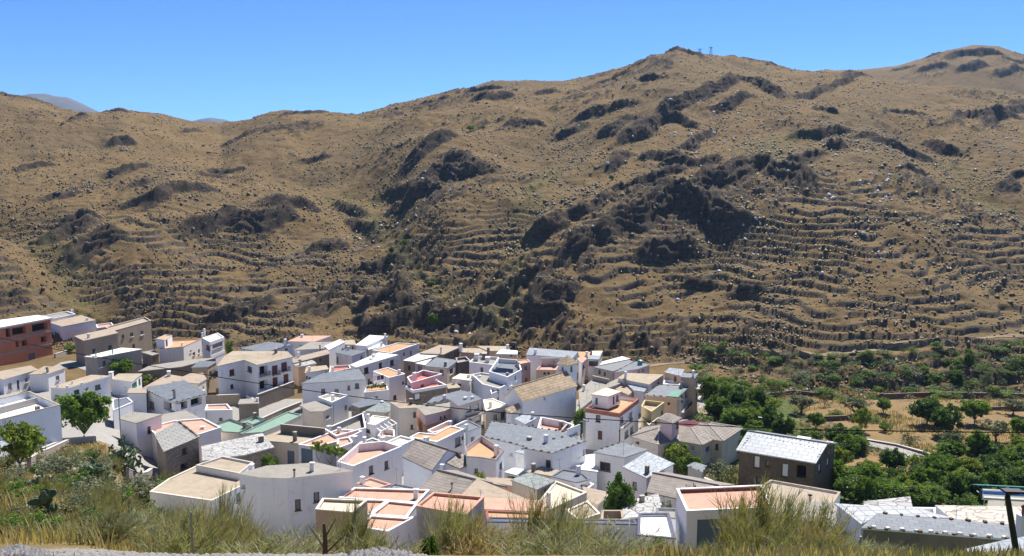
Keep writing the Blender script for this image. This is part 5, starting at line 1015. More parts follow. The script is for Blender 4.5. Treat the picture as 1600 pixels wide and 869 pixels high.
def tree(kind, base, H_, W_, label, cat='tree', name='tree', group=None, var=None, foliage='crown'):
    var = random.randrange(3) if var is None else var; mc, mt = proto(kind, var)
    e = empty(name, base, label, cat, group); e.scale = (W_/4, W_/4, H_/4); e.rotation_euler = (0, 0, random.uniform(0, 6))
    a = bpy.data.objects.new(foliage, mc); link(a, e); b = bpy.data.objects.new('trunk' if kind not in ('bush', 'darkbush', 'greybush', 'vine') else 'stems', mt); link(b, e); return e
def gpix(px, py, y0=8, y1=230):
    """point of the ground seen at this pixel (true ray cast, farthest hit on the village ground)"""
    d = ray(px, py); ys = np.arange(y0, y1, .25); x = d[0]/d[1]*ys; f = d[2]/d[1]*ys-near(x, ys); k = np.where((f[:-1] > 0) & (f[1:] <= 0))[0]
    if len(k) == 0: k = [np.argmin(np.abs(f))]
    Y = ys[k[-1]]; X = d[0]/d[1]*Y; return Vector((X, Y, Gh(X, Y)))
def T(kind, px, pyb, wpx, hpx, label, Y=None, lift=0, **k):
    P = gpix(px, pyb) if Y is None else aty(px, pyb, Y)
    s = P.y/F; P.z -= .05
    if Y is not None and not lift:
        g = Gh(P.x, P.y); extra = max(0, P.z-g); P.z = g-.05; return tree(kind, P, hpx*s+extra, wpx*s, label, **k)
    return tree(kind, P, hpx*s, wpx*s, label, **k)
T('fruit', 131, 690, 84, 82, 'large round bright green tree with a short trunk above the lane at the left', var=0)
T('yellow', 34, 738, 78, 86, 'yellow green leafy tree in front of the big white house at the left edge', var=1)
T('fruit', 908, 694, 30, 60, 'small round green tree between the church wall and the three storey white house', name='street_tree')
T('umbrella', 498, 722, 30, 42, 'leftmost of three trellised vines with flat green tops by the garage', Y=109, name='vine', cat='vine')
T('umbrella', 516, 728, 32, 42, 'middle one of three trellised vines with flat green tops by the garage', Y=108, name='vine', cat='vine')
T('umbrella', 532, 730, 28, 38, 'rightmost of three trellised vines with flat green tops by the pink annex', Y=107.5, name='vine', cat='vine')
T('vine', 500, 732, 30, 18, 'low green shrub under the trellised vines beside the white chimney', Y=105, name='shrub', cat='shrub')
T('bush', 517, 736, 26, 16, 'low green shrub under the right trellised vine', Y=104.5, name='shrub', cat='shrub')
T('fruit', 416, 716, 22, 14, 'small bright green bush beside the stone slab roof', Y=102, name='shrub', cat='shrub')
T('fruit', 430, 729, 28, 16, 'bright green bush behind the wide pale grey roof', Y=99, name='shrub', cat='shrub')
T('yellow', 750, 762, 30, 30, 'small yellow green tree behind the tan earth roofed house', Y=95)
T('dark', 968, 812, 66, 76, 'big dark olive green many stemmed tree beside the cream crazy stone hut', Y=80, var=1)
T('darkbush', 1012, 800, 34, 46, 'narrow dark bush hugging the right side of the big dark tree', Y=83, name='shrub', cat='shrub')
T('greybush', 1046, 802, 42, 34, 'grey green bush left of the pink roofed garage', Y=79, name='shrub', cat='shrub')
T('dry', 1082, 770, 30, 22, 'thin dry bush on the grey ribbed gable roof side behind the garage', Y=85, name='shrub', cat='shrub')
T('fruit', 190, 592, 52, 36, 'dense green fig tree hanging over the yard wall below the concrete shed')
T('vine', 236, 602, 40, 24, 'bright yellow green hedge mass between white garage house and rubble roof', name='hedge', cat='hedge')
T('yellow', 359, 562, 16, 32, 'slim yellow green tree at the right end of the white balcony band house')
T('bush', 110, 552, 26, 14, 'rust tinged bush on the bank right of the red brick building', name='shrub', cat='shrub')
T('vine', 651, 680, 12, 8, 'small green potted shrub in the yard of the beige two storey house', name='shrub', cat='shrub')
T('bush', 757, 671, 14, 14, 'small green bush left end of the big mottled slate roof', name='shrub', cat='shrub')
T('vine', 944, 816, 14, 22, 'pale green young shrub in front of the low tan walled yard', Y=72.8, name='shrub', cat='shrub')
# around the villa
T('yellow', 1058, 742, 52, 56, 'bright lemon green tree in front of the villa, taller left one', var=0)
T('fruit', 1080, 752, 42, 46, 'bright green tree in front of the villa, right of the lemon green tree')
T('vine', 1106, 728, 36, 24, 'leafy green shrub under the villa window', name='shrub', cat='shrub')
T('greybush', 1128, 752, 54, 40, 'wide grey green bush between the villa and the brown stone house', name='shrub', cat='shrub')
T('dry', 1150, 766, 40, 44, 'yellowish feathery shrub at the left corner of the brown stone house', name='shrub', cat='shrub')
T('dark', 1160, 716, 26, 34, 'dark slim tree behind the right end of the villa')
T('bush', 1036, 716, 20, 14, 'dark green shrub beneath the villa eaves on the left', name='shrub', cat='shrub')
fl = T('bush', 1143, 712, 26, 16, 'flowering shrub with pink blossoms at the villa corner', name='flower_shrub', cat='shrub'); fl.children[0].name = 'crown'
P, Fq = quads(crown_pts(4, 4, 10, 16, R2, .3, .9, .3), .3, R2); fo = np_mesh('blossom', P, Fq, 'flower', parent=fl)
# gardens on the right: (kind, px, base py, width px, height px, label)
GT = [('fruit', 1106, 622, 40, 38, 'leafy green tree at the corner of the tall balcony house'), ('fruit', 1134, 628, 34, 34, 'second leafy green tree right of the tall balcony house'), ('dark', 1152, 640, 34, 36, 'dark green tree below the dry terraces, left edge of the gardens'),
 ('fruit', 1120, 652, 44, 36, 'broad green tree in the garden behind the stacked balconies'), ('fruit', 1150, 672, 44, 40, 'rounded green tree behind the villa roof'), ('yellow', 1174, 668, 34, 34, 'yellowish green tree left of the dry clearing'), ('bush', 1098, 668, 34, 24, 'green bush under the stone balconies'),
 ('fruit', 1168, 696, 40, 36, 'green tree just behind the right end of the villa'), ('dark', 1186, 640, 26, 34, 'dark narrow tree on the garden edge of the dry clearing'), ('dry', 1213, 626, 30, 36, 'lone mustard coloured tree under the terraced hillside'), ('dark', 1200, 676, 28, 46, 'tall dark conifer like tree left of the slate roofed stone house'),
 ('dark', 1222, 688, 38, 42, 'wide dark tree behind the slate roofed stone house'), ('olive', 1252, 646, 46, 32, 'spreading grey green olive tree in the dry clearing, left one'), ('dry', 1288, 636, 18, 24, 'thin half bare tree in the dry clearing'), ('olive', 1336, 650, 44, 34, 'round grey olive tree in the middle of the dry clearing'),
 ('fruit', 1380, 646, 28, 28, 'small leaning green tree right of the round grey olive'), ('bush', 1305, 652, 26, 16, 'low bright green bush in the dry clearing'), ('yellow', 1345, 676, 30, 42, 'bright green upright vine tree on the terrace wall'), ('fruit', 1275, 672, 30, 30, 'green tree touching the ridge of the slate roofed stone house'),
 ('dark', 1312, 696, 46, 34, 'dark bushy tree right of the slate roofed stone house'), ('bush', 1382, 674, 26, 20, 'single round bush on the orange dry ground'), ('dry', 1420, 700, 34, 30, 'small spreading tree with bare trunk beside the grey paved patch'), ('dark', 1448, 664, 52, 48, 'large deep green tree right of the dry clearing, left of its pair'),
 ('dark', 1478, 680, 54, 50, 'large deep green tree right of the dry clearing, right of its pair'), ('fruit', 1522, 664, 44, 44, 'tall green tree near the right edge of the orange field'), ('olive', 1484, 712, 46, 44, 'grey olive tree with visible trunk above the green thicket'), ('fruit', 1526, 722, 38, 52, 'green tree with slim trunk above the thicket'),
 ('olive', 1556, 690, 46, 38, 'silvery olive tree at the right behind the deep green pair'), ('olive', 1582, 648, 44, 28, 'wide silvery olive on the upper field at the right edge'), ('fruit', 1592, 684, 34, 36, 'green tree cut by the right edge of the picture'), ('yellow', 1590, 724, 36, 34, 'yellow green tree cut by the right edge above the thicket'),
 ('greybush', 1240, 600, 26, 16, 'grey bush on the terrace above the lone mustard tree'), ('dark', 1492, 606, 26, 26, 'dark bush like tree on the highest terrace left of two'), ('dark', 1512, 600, 18, 30, 'dark bush like tree on the highest terrace right of two'), ('greybush', 1540, 612, 26, 34, 'bare grey thicket tree on the highest terrace'), ('yellow', 1400, 722, 20, 14, 'little green bush at the wall of the grey paved patch')]
for k, px, py, w_, h_, lb in GT: T(k, px, py, w_, h_, lb, name='tree' if 'bush' not in k else 'shrub', cat='tree' if 'bush' not in k else 'shrub', group='trees and bushes of the gardens on the right')
def merge_stuff(name, items, foliage):
    VV, FF, k0 = [], [], 0
    for kind, P, H_, W_, var in items:
        mc, mt = proto(kind, var); n = len(mc.vertices); v = np.empty(n*3, np.float32); mc.vertices.foreach_get('co', v); v = v.reshape(-1, 3)[:len(v)//3]
        q = np.arange(n//4); q = q[np.random.default_rng(k0).random(len(q)) < .4]; idx = (q[:, None]*4+np.arange(4)).ravel(); v = v[idx]*np.array([W_/4*1.2, W_/4*1.2, H_/4]); a = k0*.7
        v = np.stack([v[:, 0]*math.cos(a)-v[:, 1]*math.sin(a)+P.x, v[:, 0]*math.sin(a)+v[:, 1]*math.cos(a)+P.y, v[:, 2]+P.z], -1); VV.append(v); FF.append(np.arange(len(v)).reshape(-1, 4)+k0); k0 += len(v)
    return tagk(np_mesh(name, np.concatenate(VV), np.concatenate(FF), foliage), kind='stuff')
def scatter(n, xs, ys, kinds, wr, hr, lab, group, name='shrub', cat='shrub', jit=1, ok=lambda x, y: True, seed=3, stuff=None):
    r = random.Random(seed); k = 0; items = {}
    while k < n:
        x = r.uniform(*xs); y = r.uniform(*ys)
        if not ok(x, y): continue
        s = .55+.75*(y-560)/200; w_ = r.uniform(*wr)*s; h_ = r.uniform(*hr)*s
        P = gpix(x, y) if y > 600 else Vector((0, 0, 0))
        if y <= 600:
            q = onbase(x, y, 150); P = Vector((q[0], q[1], Gh(q[0], q[1])))
        sc = P.y/F; kd = r.choice(kinds); vr = r.randrange(3); k += 1
        if stuff: items.setdefault(PM[kd], []).append((kd, P-Vector((0, 0, .1)), h_*sc, w_*sc, vr))
        else: tree(kd, P-Vector((0, 0, .1)), h_*sc, w_*sc, lab, cat, name, group, var=vr)
    for m_, it in items.items(): merge_stuff(stuff, it, m_)
scatter(84, (1300, 1615), (715, 798), ['fruit', 'bush', 'dark', 'fruit', 'darkbush', 'yellow'], (26, 44), (20, 36), 'green leafy shrub in the dense thicket behind the crazy paved roofs', 'shrubs of the dense green thicket at the lower right', ok=lambda x, y: y > 735-(x-1300)*.02 or x > 1470 or (x < 1345 and y > 700), seed=5)
scatter(64, (1092, 1210), (600, 706), ['fruit', 'bush', 'yellow', 'vine', 'dark'], (22, 36), (16, 28), 'green garden shrub in the dense planting right of the last village houses', 'shrubs of the garden behind the villa', ok=lambda x, y: x > 1092+(y-606)*.45, seed=6)
scatter(300, (1088, 1612), (556, 622), ['darkbush', 'greybush', 'darkbush', 'fruit', 'dry', 'bush'], (18, 42), (10, 26), 'dark shrub on the dry terraces at the foot of the hill', 'shrubs along the terraces at the foot of the hill', seed=7, stuff='terrace_scrub')
scatter(64, (1205, 1610), (618, 722), ['greybush', 'dry', 'bush', 'darkbush'], (14, 30), (8, 20), 'small scattered bush on the dry orange field', 'small bushes scattered on the dry field', seed=8, stuff='field_scrub')
scatter(16, (1240, 1345), (690, 716), ['fruit', 'darkbush'], (26, 40), (20, 30), 'green shrub growing behind the slate roofed stone house', 'shrubs behind the slate roofed stone house', ok=lambda x, y: x > 1300 or y < 694, seed=9)
# a few bushes on the mountain
for px, py, w_, h_, lb in [(735, 212, 15, 9, 'single green bush high on the bare mountainside above the dark crag'), (755, 208, 9, 9, 'smaller green bush right of the single bush high on the mountainside'), (955, 306, 8, 8, 'small light green bush on the slope left of the big crags'), (612, 398, 12, 14, 'green bush in the gully on the mountainside'), (632, 386, 10, 12, 'second green bush higher in the gully'), (674, 418, 12, 9, 'grey bush on a terrace right of the gully'), (676, 522, 16, 26, 'dark tree in the gully mouth behind the village')]:
    q = onbase(px, py); P = Vector((q[0], q[1], Gh(*q))); s = P.y/F; tree('fruit' if w_ != 9 else 'olive', P, h_*s, w_*s, lb, 'bush', 'bush')
# ------------------------------------------------------------------ prickly pears
def pad(V, Fc, c, u, n, w, h):
    """one flat oval pad growing from c along u, with thickness"""
    u = u.normalized(); n = (n-u*n.dot(u)).normalized(); s = u.cross(n); k = 9; i0 = len(V)
    for sg in (-1, 1):
        for t in range(k):
            a = 2*math.pi*t/k; rr = .72 if sg else 1; V.append(c+u*(h/2-math.cos(a)*h/2*.86)+s*math.sin(a)*w/2*.86+n*sg*w*.07)
    for t in range(k): a = 2*math.pi*t/k; V.append(c+u*(h/2-math.cos(a)*h/2)+s*math.sin(a)*w/2)
    for t in range(k):
        t2 = (t+1) % k; Fc.append((i0+t, i0+t2, i0+2*k+t2, i0+2*k+t)); Fc.append((i0+k+t2, i0+k+t, i0+2*k+t, i0+2*k+t2))
    Fc.append(tuple(i0+k-1-t for t in range(k))); Fc.append(tuple(i0+k+t for t in range(k)))
def cactus(base, H_, W_, n, label, psize, seed, group=None):
    r = random.Random(seed); V, Fc = [], []; nodes = []
    pad(V, Fc, Vector((0, 0, -.25)), Vector((0, 0, 1)), Vector((1, .3, 0)), psize, psize*1.5+.25); nodes.append(Vector((0, 0, psize*1.2)))
    while len(Fc) < n*20:
        th, ph = r.uniform(0, 6.28), r.random()**.6; rr = r.random()**.4
        tg = Vector((math.cos(th)*W_*.5*ph*rr, math.sin(th)*W_*.4*ph*rr, H_*(1-ph*ph)**.5*rr*r.uniform(.75, 1.1)))
        c = min(nodes, key=lambda q: (q-tg).length+r.uniform(0, .15)); v = (tg-c)
        if v.length < psize*.25: continue
        v = (v.normalized()+Vector((r.uniform(-.35, .35), r.uniform(-.35, .35), r.uniform(.1, .6)))).normalized(); h_ = psize*r.uniform(.8, 1.2)
        pad(V, Fc, c, v, Vector((r.uniform(-1, 1), r.uniform(-1, 1), r.uniform(-.3, .3))), psize*r.uniform(.55, .8), h_); nodes.append(c+v*h_*.85)
    me = bpy.data.meshes.new('prickly_pear'); me.from_pydata([tuple(v) for v in V], [], Fc); me.materials.append(M_['cactus']); o = bpy.data.objects.new('prickly_pear', me); link(o); o.location = base; tagk(o, label, 'cactus', group); return o
def CT(px, py, wpx, hpx, n, ps, lb, seed, Y=None): P = gpix(px, py) if Y is None else aty(px, py, Y); P.z = Gh(P.x, P.y); s = P.y/F; return cactus(P, hpx*s, wpx*s, n, lb, ps, seed)
CT(196, 744, 76, 66, 420, .42, 'tall sprawling prickly pear cactus above the whitewashed stone wall beside the lane', 3)
CT(150, 758, 62, 32, 200, .40, 'low prickly pear thicket left of the tall one above the lane', 4)
CT(70, 770, 90, 28, 200, .38, 'wide low prickly pear clump on the slope below the fruit tree', 5)
CT(75, 842, 38, 62, 60, .20, 'small dark prickly pear in the grass at the bottom left', 6, Y=15)
CT(448, 832, 26, 24, 30, .3, 'little grey prickly pear at the foot of the long white house wall', 7, Y=60)
# ------------------------------------------------------------------ slope bushes on the left and the broom hedge along the verge
def broom_mesh(H_, W_, ns, seed, mat, lean=.1):
    r = np.random.default_rng(seed); V, Fc = [], []; ntw = 0
    C, D_, L_, Wd = [], [], [], []
    for s in range(ns):
        a = r.uniform(0, 6.28); rad = r.uniform(0, .5); tx, ty = math.cos(a)*W_*rad+lean*H_, math.sin(a)*W_*rad*.8; hh = H_*r.uniform(.45, 1)*(1-.35*rad)
        p0 = np.array((math.cos(a)*.12, math.sin(a)*.12, -.15)); p3 = np.array((tx, ty, hh)); p1 = np.array((tx*.25, ty*.25, hh*.45)); prev = p0
        K = 7
        for k in range(1, K+1):
            t = k/K; p = (1-t)**2*p0+2*t*(1-t)*p1+t*t*p3+r.normal(0, .015, 3)*H_*.5
            C.append(prev); D_.append(p-prev); L_.append(1); Wd.append(.016*(1-t*.7)+.003); 
            if k >= 2:
                for _ in range(7):
                    q = prev+(p-prev)*r.random(); d = (p3-p0)/np.linalg.norm(p3-p0)+r.normal(0, .33, 3); d[2] = abs(d[2])+.2; d /= np.linalg.norm(d); C.append(q); D_.append(d*H_*r.uniform(.07, .18)); L_.append(1); Wd.append(.0055)
            prev = p
    C = np.array(C); D_ = np.array(D_); Wd = np.array(Wd)[:, None]; n = len(C)
    s = np.cross(D_, r.normal(size=(n, 3))); s /= np.linalg.norm(s, axis=1)[:, None]; s = s*Wd
    V = np.stack([C-s, C+s, C+D_+s*.25, C+D_-s*.25], 1).reshape(-1, 3); i = np.arange(n)[:, None]*4
    return V, np.concatenate([i, i+1, i+2, i+3], 1)
BR = []
for v in range(6):
    V, Fc = broom_mesh(2, 1.7, 105, 300+v, 'broom', .08+.05*v/5); o = np_mesh('broom', V, Fc, ('broomgrey', 'broom', 'broom', 'broomgrey', 'broom', 'straw')[v]); BR.append(o.data); bpy.data.objects.remove(o)
def broom(px, top, Y, wm, label, var=None, group='broom bushes along the verge'):
    P = aty(px, top, Y); g = Gh(P.x, P.y); h = P.z-g
    if h < .3: return
    o = bpy.data.objects.new('broom_bush', BR[random.randrange(6) if var is None else var]); link(o); o.location = (P.x, P.y, g-.05); o.scale = (wm/1.7, wm/1.7, h/1.95); o.rotation_euler = (0, 0, random.uniform(-.7, .7)); tagk(o, label, 'shrub', group)
    return o
TOPX = [-20, 60, 130, 200, 260, 330, 400, 460, 520, 560, 600, 650, 700, 740, 780, 830, 880, 930, 980, 1040, 1090, 1130, 1170, 1220, 1280, 1340, 1380, 1430, 1500, 1560, 1640]
TOPY = [806, 800, 795, 780, 778, 786, 802, 816, 810, 820, 836, 838, 828, 816, 812, 806, 812, 830, 840, 836, 830, 812, 800, 800, 818, 838, 852, 856, 860, 868, 872]
rb = random.Random(12)
for k in range(84):
    px = rb.uniform(-20, 1340) if rb.random() < .85 else rb.uniform(1340, 1600); Y = rb.uniform(8.5, 24); top = np.interp(px, TOPX, TOPY)+rb.uniform(0, 42)
    broom(px, top, Y, rb.uniform(1.0, 2.2)*(.6+Y/30), 'feathery yellow green broom bush in the thick hedge along the bottom of the picture')
for px, top, Y, w_, lb in [(1182, 752, 13, 1.7, 'tallest broom bush with long bare stems in front of the pink roofed garage'), (1150, 775, 14, 1.2, 'tall thin broom just left of the tallest one'), (1222, 768, 15, 1.3, 'tall broom with open top just right of the tallest one'), (1275, 778, 16, 1.6, 'wide bushy broom in front of the pale grey roof with stone rows'), (693, 770, 13, .9, 'slender upright broom in front of the square salmon pink roof, left one'), (708, 782, 14, .9, 'slender upright broom in front of the square salmon pink roof, middle one'), (728, 790, 13, 1.0, 'leaning broom in front of the square salmon pink roof, right one'),
   (828, 762, 15, 1.2, 'tall broom standing in front of the salmon patio wall'), (868, 772, 15, 1.5, 'full yellow broom in front of the low dusty earth roof'), (895, 795, 14, 1.2, 'grey stemmed broom before the navy edged wall'), (545, 778, 14, 1.0, 'tall broom rising before the small tan outbuilding'), (340, 758, 18, 1.3, 'broom with thin tips crossing the straw coloured roof')]:
    broom(px, top, Y, w_, lb, group='tall broom bushes')
for k in range(120):
    px = rb.uniform(-10, 240+60*rb.random()); py = rb.uniform(716, 842); P = gpix(px, py, 12); s = P.y/F; h = rb.uniform(20, 46)*s*(.8+.6*(py > 780))
    if px > 200 and py < 775: continue
    if rb.random() < .45:
        o = bpy.data.objects.new('broom_bush', BR[rb.randrange(6)]); link(o); o.location = P-Vector((0, 0, .1)); o.scale = (h*.62, h*.62, h/2); tagk(o, 'olive green twiggy bush on the overgrown slope at the left', 'shrub', 'twiggy bushes of the left slope')
    else: tree(rb.choice(['greybush', 'dry', 'greybush', 'bush', 'darkbush']), P-Vector((0, 0, .1)), h*.85, h*1.3, 'leafy grey green bush on the overgrown slope at the left', 'shrub', 'shrub', 'leafy bushes of the left slope')
# shrubs on the left slope
for k, px, py, w_, h_, lb in [('greybush', 100, 745, 80, 40, 'grey green bush mass under the round green tree'), ('bush', 30, 790, 80, 46, 'rounded green bush at the left edge below the fruit tree'), ('greybush', 130, 790, 90, 44, 'wide olive grey bush in the middle of the left slope'), ('dry', 190, 792, 80, 42, 'dry yellowish bush right on the left slope'), ('bush', 230, 800, 60, 40, 'green bush at the left corner of the straw roofed house'), ('dry', 90, 812, 90, 40, 'straw toned bush near the bottom left'),
   ('dry', 105, 712, 50, 22, 'small dry bush on the bank under the tree'), ('bush', 395, 835, 60, 48, 'fresh green bush by the long white house'), ('greybush', 425, 838, 40, 40, 'grey bush in the yard of the long white house'), ('darkbush', 165, 765, 50, 30, 'dark bush behind the tall prickly pear'), ('greybush', 20, 760, 60, 30, 'grey bush under the pale blue shed'), ('dry', 250, 790, 40, 24, 'dry bush hugging the lane wall')]:
    T(k, px, py, w_, h_, lb, name='shrub', cat='shrub')
# dark leafy fig sapling and other small plants at the verge
sp = T('dark', 672, 872, 44, 50, 'small dark leafy fig sapling in the middle of the verge', Y=11, var=2, name='fig_sapling', cat='sapling')
T('bush', 1232, 872, 26, 44, 'dark round bush below the tallest broom', Y=13, name='shrub', cat='shrub')
T('yellow', 1030, 868, 40, 44, 'light green sapling left of the pink roofed garage', Y=13, name='sapling', cat='sapling')
# grass: stuff
def blades(name, X, Y, Z, H_, Wd, mat, r, lean=.35):
    n = len(X); a = r.uniform(0, 6.28, n); d = np.stack([np.cos(a), np.sin(a), np.zeros(n)], -1); s = np.stack([-d[:, 1], d[:, 0], d[:, 2]], -1)*Wd[:, None]
    C = np.stack([X, Y, Z-.03], -1); tip = C+np.stack([d[:, 0]*lean*H_, d[:, 1]*lean*H_, H_], -1)*r.uniform(.6, 1.1, (n, 1)); mid = C*.5+tip*.5+np.array([0, 0, .08])*H_[:, None]
    V = np.stack([C-s, C+s, mid+s*.8, mid-s*.8, tip], 1).reshape(-1, 3); i = np.arange(n)*5
    F = np.concatenate([np.stack([i, i+1, i+2], -1), np.stack([i, i+2, i+3], -1), np.stack([i+3, i+2, i+4], -1)])
    return tagk(np_mesh(name, V, F, mat, k=3), kind='stuff')
n = 46000; b = R2.uniform(-.66, .66, n); Y = 4.6+R2.random(n)**1.6*23; X = b*Y; dens = fbm(X/2, Y/2, 2, 19)
k = (dens > -.25) & ((Y > 6.9) | (b > -.1) | (R2.random(n) < .06)); X, Y = X[k], Y[k]; Z = full(X, Y)[0]
blades('grass', X, Y, Z, .10+.32*R2.random(len(X))**1.5*(.22+.78*ss(6.8, 8.8, Y))*(1-.5*ss(.3, .42, X/Y)), np.full(len(X), .006)+.004*Y/20, 'straw', R2)
n = 70000; b = R2.uniform(-.68, -.30, n); Y = 20+R2.random(n)*85; X = b*Y; k = fbm(X/5, Y/5, 3, 23) > -.12; X, Y = X[k], Y[k]; Z = near(X, Y)
blades('dry_grass', X, Y, Z, .2+.35*R2.random(len(X)), .012+.03*Y/100, 'straw', R2)
n = 60000; b = R2.uniform(.2, .68, n); Y = 100+R2.random(n)*92; X = b*Y; k = fbm(X/7, Y/7, 3, 29) > -.05; X, Y = X[k], Y[k]; Z = near(X, Y)
blades('field_grass', X, Y, Z, .25+.4*R2.random(len(X)), np.full(len(X), .06), 'straw', R2)
# gravel on the verge
n = 22000; b = R2.uniform(-.66, -.1, n); Y = 4.2+R2.random(n)*3.0; X = b*Y; Z = full(X, Y)[0]; s = .008+.022*R2.random(n)**3
cones('gravel', X, Y, Z-.008, s*1.2, s*1.1, 'gravel', R2, 5)
M_['slag'] = plain('dark_slag_stone', (.17, .16, .165), .6, var=.5)
for px0, px1, lb in ((548, 640, 'heap of dark grey stones on the verge at the bottom centre'), (-10, 70, 'heap of dark earth and stones at the bottom left corner')):
    n = 900; px = R2.uniform(px0, px1, n); c = (px0+px1)/2; Y = R2.uniform(5.2, 6.0, n); X = np.array([aty(p, 860, y).x for p, y in zip(px, Y)]); t = 1-np.abs(px-c)/((px1-px0)/2); Z = np.array([G(x, y) for x, y in zip(X, Y)])+.035*t*R2.random(n)
    s = .01+.026*R2.random(n)**2; o = cones('stone_heap', X, Y, Z, s, s*1.4, 'slag', R2, 5); o['label'] = lb; o['category'] = 'stones'
# ------------------------------------------------------------------ streets, walls, cables, poles and other things
def strip(name, pts, w, mat, z=.06, kind='structure', hill=False, th=.5):
    """pts: world xy list; a paved strip following the ground"""
    P = []
    for a, b in zip(pts[:-1], pts[1:]):
        a = Vector(a[:2]); b = Vector(b[:2]); k = max(1, int((b-a).length/.7))
        for i in range(k): P.append(a.lerp(b, i/k))
    P.append(Vector(pts[-1][:2])); B = MB(); rows = []
    for i, p in enumerate(P):
        d = (P[min(i+1, len(P)-1)]-P[max(0, i-1)]).normalized(); n = Vector((-d.y, d.x)); ww = w if not hasattr(w, '__len__') else w[0]+(w[1]-w[0])*i/len(P)
        q = [p+n*ww*(t/4-.5) for t in range(5)]; X = np.array([v.x for v in q]); Y = np.array([v.y for v in q]); Z = full(X, Y)[0]
        if hill: Z[:] = Z.max()+.05
        rows.append([Vector((v.x, v.y, zz_+z)) for v, zz_ in zip(q, Z)])
    for r0, r1 in zip(rows[:-1], rows[1:]):
        for t in range(4): B.poly([r0[t+1], r0[t], r1[t], r1[t+1]])
        dn = Vector((0, 0, -th)); B.poly([r0[0], r0[0]+dn, r1[0]+dn, r1[0]]); B.poly([r1[4], r1[4]+dn, r0[4]+dn, r0[4]])
    return tagk(B.build(name, mat), kind=kind)
M_['street'] = flat('worn_concrete_street', (.36, .34, .31), (.26, .245, .225), .8, amt=.5, dirt=(.15, .14, .13), seam=True)
M_['earthwall'] = slabs('dry_stone_masonry', (.16, .12, .085), (.26, .20, .14), (.06, .045, .035), 3.5, .08)
M_['dirt'] = flat('dirt_track', (.26, .19, .11), (.20, .155, .095), 1.2, amt=.3)
gp = lambda x, y: tuple(gpix(x, y))
strip('street', [gp(88, 692), gp(135, 687), gp(185, 690), gp(222, 706), gp(242, 740), gp(250, 775)], (4.2, 4.6), 'street')
strip('street', [gp(400, 668), gp(430, 654), gp(470, 634), gp(520, 610)], 3.6, 'street', z=.12)
strip('street', [gp(0, 612), gp(60, 590), gp(110, 566), gp(170, 585), gp(215, 560)], 3.5, 'street')
strip('street', [gp(905, 712), gp(925, 690), gp(940, 670), gp(905, 640)], 4, 'street')
strip('paved_patch', [gp(1335, 690), gp(1390, 702), gp(1455, 724)], (4.5, 3.0), 'street', z=.25)
hp = lambda x, y: tuple(onbase(x, y, 166))
strip('dirt_road', [hp(990, 577), hp(1040, 569), hp(1110, 562), hp(1190, 559), hp(1280, 556), hp(1360, 550), hp(1450, 546), hp(1540, 545), hp(1640, 543)], 1.5, 'dirt', z=.1, th=.5)
0 and strip('dirt_road', [hp(1330, 612), hp(1400, 616), hp(1500, 613), hp(1640, 618)], 1.8, 'dirt', z=.15, th=.5)
def wall(px_pts, h, label, mat='stone', cop='coping', th=.35, Y=None, name='stone_wall', cat='wall', top=False, closed=False, base_d=.8, use=gpix):
    P = [use(*p) if Y is None else aty(p[0], p[1], Y) for p in px_pts]; B, C = MB(), MB()
    for a, b in zip(P[:-1], P[1:]):
        k = max(1, int((Vector(b[:2])-Vector(a[:2])).length/2.5))
        for i in range(k):
            p = Vector(a).lerp(Vector(b), i/k); q = Vector(a).lerp(Vector(b), (i+1)/k)
            zp, zq = G(p.x, p.y), G(q.x, q.y); d = (q-p); d.z = 0; d.normalize(); n = Vector((-d.y, d.x, 0))*th/2
            ring = lambda v, z: [Vector((v.x-n.x, v.y-n.y, z)), Vector((v.x+n.x, v.y+n.y, z))]
            a0, a1 = ring(p, zp-base_d), ring(p, zp+h); b0, b1 = ring(q, zq-base_d), ring(q, zq+h)
            B.poly([a0[0], b0[0], b1[0], a1[0]]); B.poly([b0[1], a0[1], a1[1], b1[1]]); B.poly([a1[0], b1[0], b1[1], a1[1]])
            if i == 0: B.poly([a0[1], a0[0], a1[0], a1[1]])
            if i == k-1: B.poly([b0[0], b0[1], b1[1], b1[0]])
            up = Vector((0, 0, .06)); e = n*.18
            C.poly([a1[0]-e+up, b1[0]-e+up, b1[1]+e+up, a1[1]+e+up]); C.poly([a1[0]-e, b1[0]-e, b1[0]-e+up, a1[0]-e+up]); C.poly([b1[1]+e, a1[1]+e, a1[1]+e+up, b1[1]+e+up])
    org = Vector(P[0]); e = empty(name, org, label, cat); B.build('masonry', mat, e, org); C.build('coping', cop, e, org); return e
wall([(403, 639), (459, 617)], 2.6, 'brown retaining wall under the garden of the big balcony house', 'greybrown')
wall([(386, 628), (403, 641)], 1.5, 'short white wall beside the red brown block', 'white')
wall([(322, 634), (376, 632)], 1.9, 'crumbling brown courtyard wall behind the low white terracotta house', 'tan')
wall([(385, 612), (338, 618)], 1.3, 'shaded dark wall at the foot of the big balcony house', 'greybrown')
wall([(410, 662), (440, 648), (470, 636)], 1.0, 'rough low stone wall along the rising lane', 'stone')
wall([(200, 756), (237, 752)], 1.7, 'whitewashed stone wall at the end of the prickly pear bank', 'stone', 'white')
wall([(46, 736), (66, 722), (106, 702)], 1.1, 'old stone terrace wall on the bank under the fruit tree', 'stone')
wall([(66, 712), (96, 696), (150, 692)], .8, 'low shaded wall edging the lane beside the round green tree', 'concrete')
wall([(30, 612), (58, 600)], 1.4, 'white yard wall in front of the low row house', 'white')
wall([(86, 560), (110, 552)], 1.0, 'stepped concrete wall right of the red brick building', 'concrete')
wall([(905, 634), (926, 608)], 1.0, 'sloping white walled ramp between the church and the grey roof', 'white')
wall([(1005, 724), (1046, 732), (1095, 764), (1140, 782)], 1.6, 'dark garden wall with railing posts below the villa', 'darkstone')
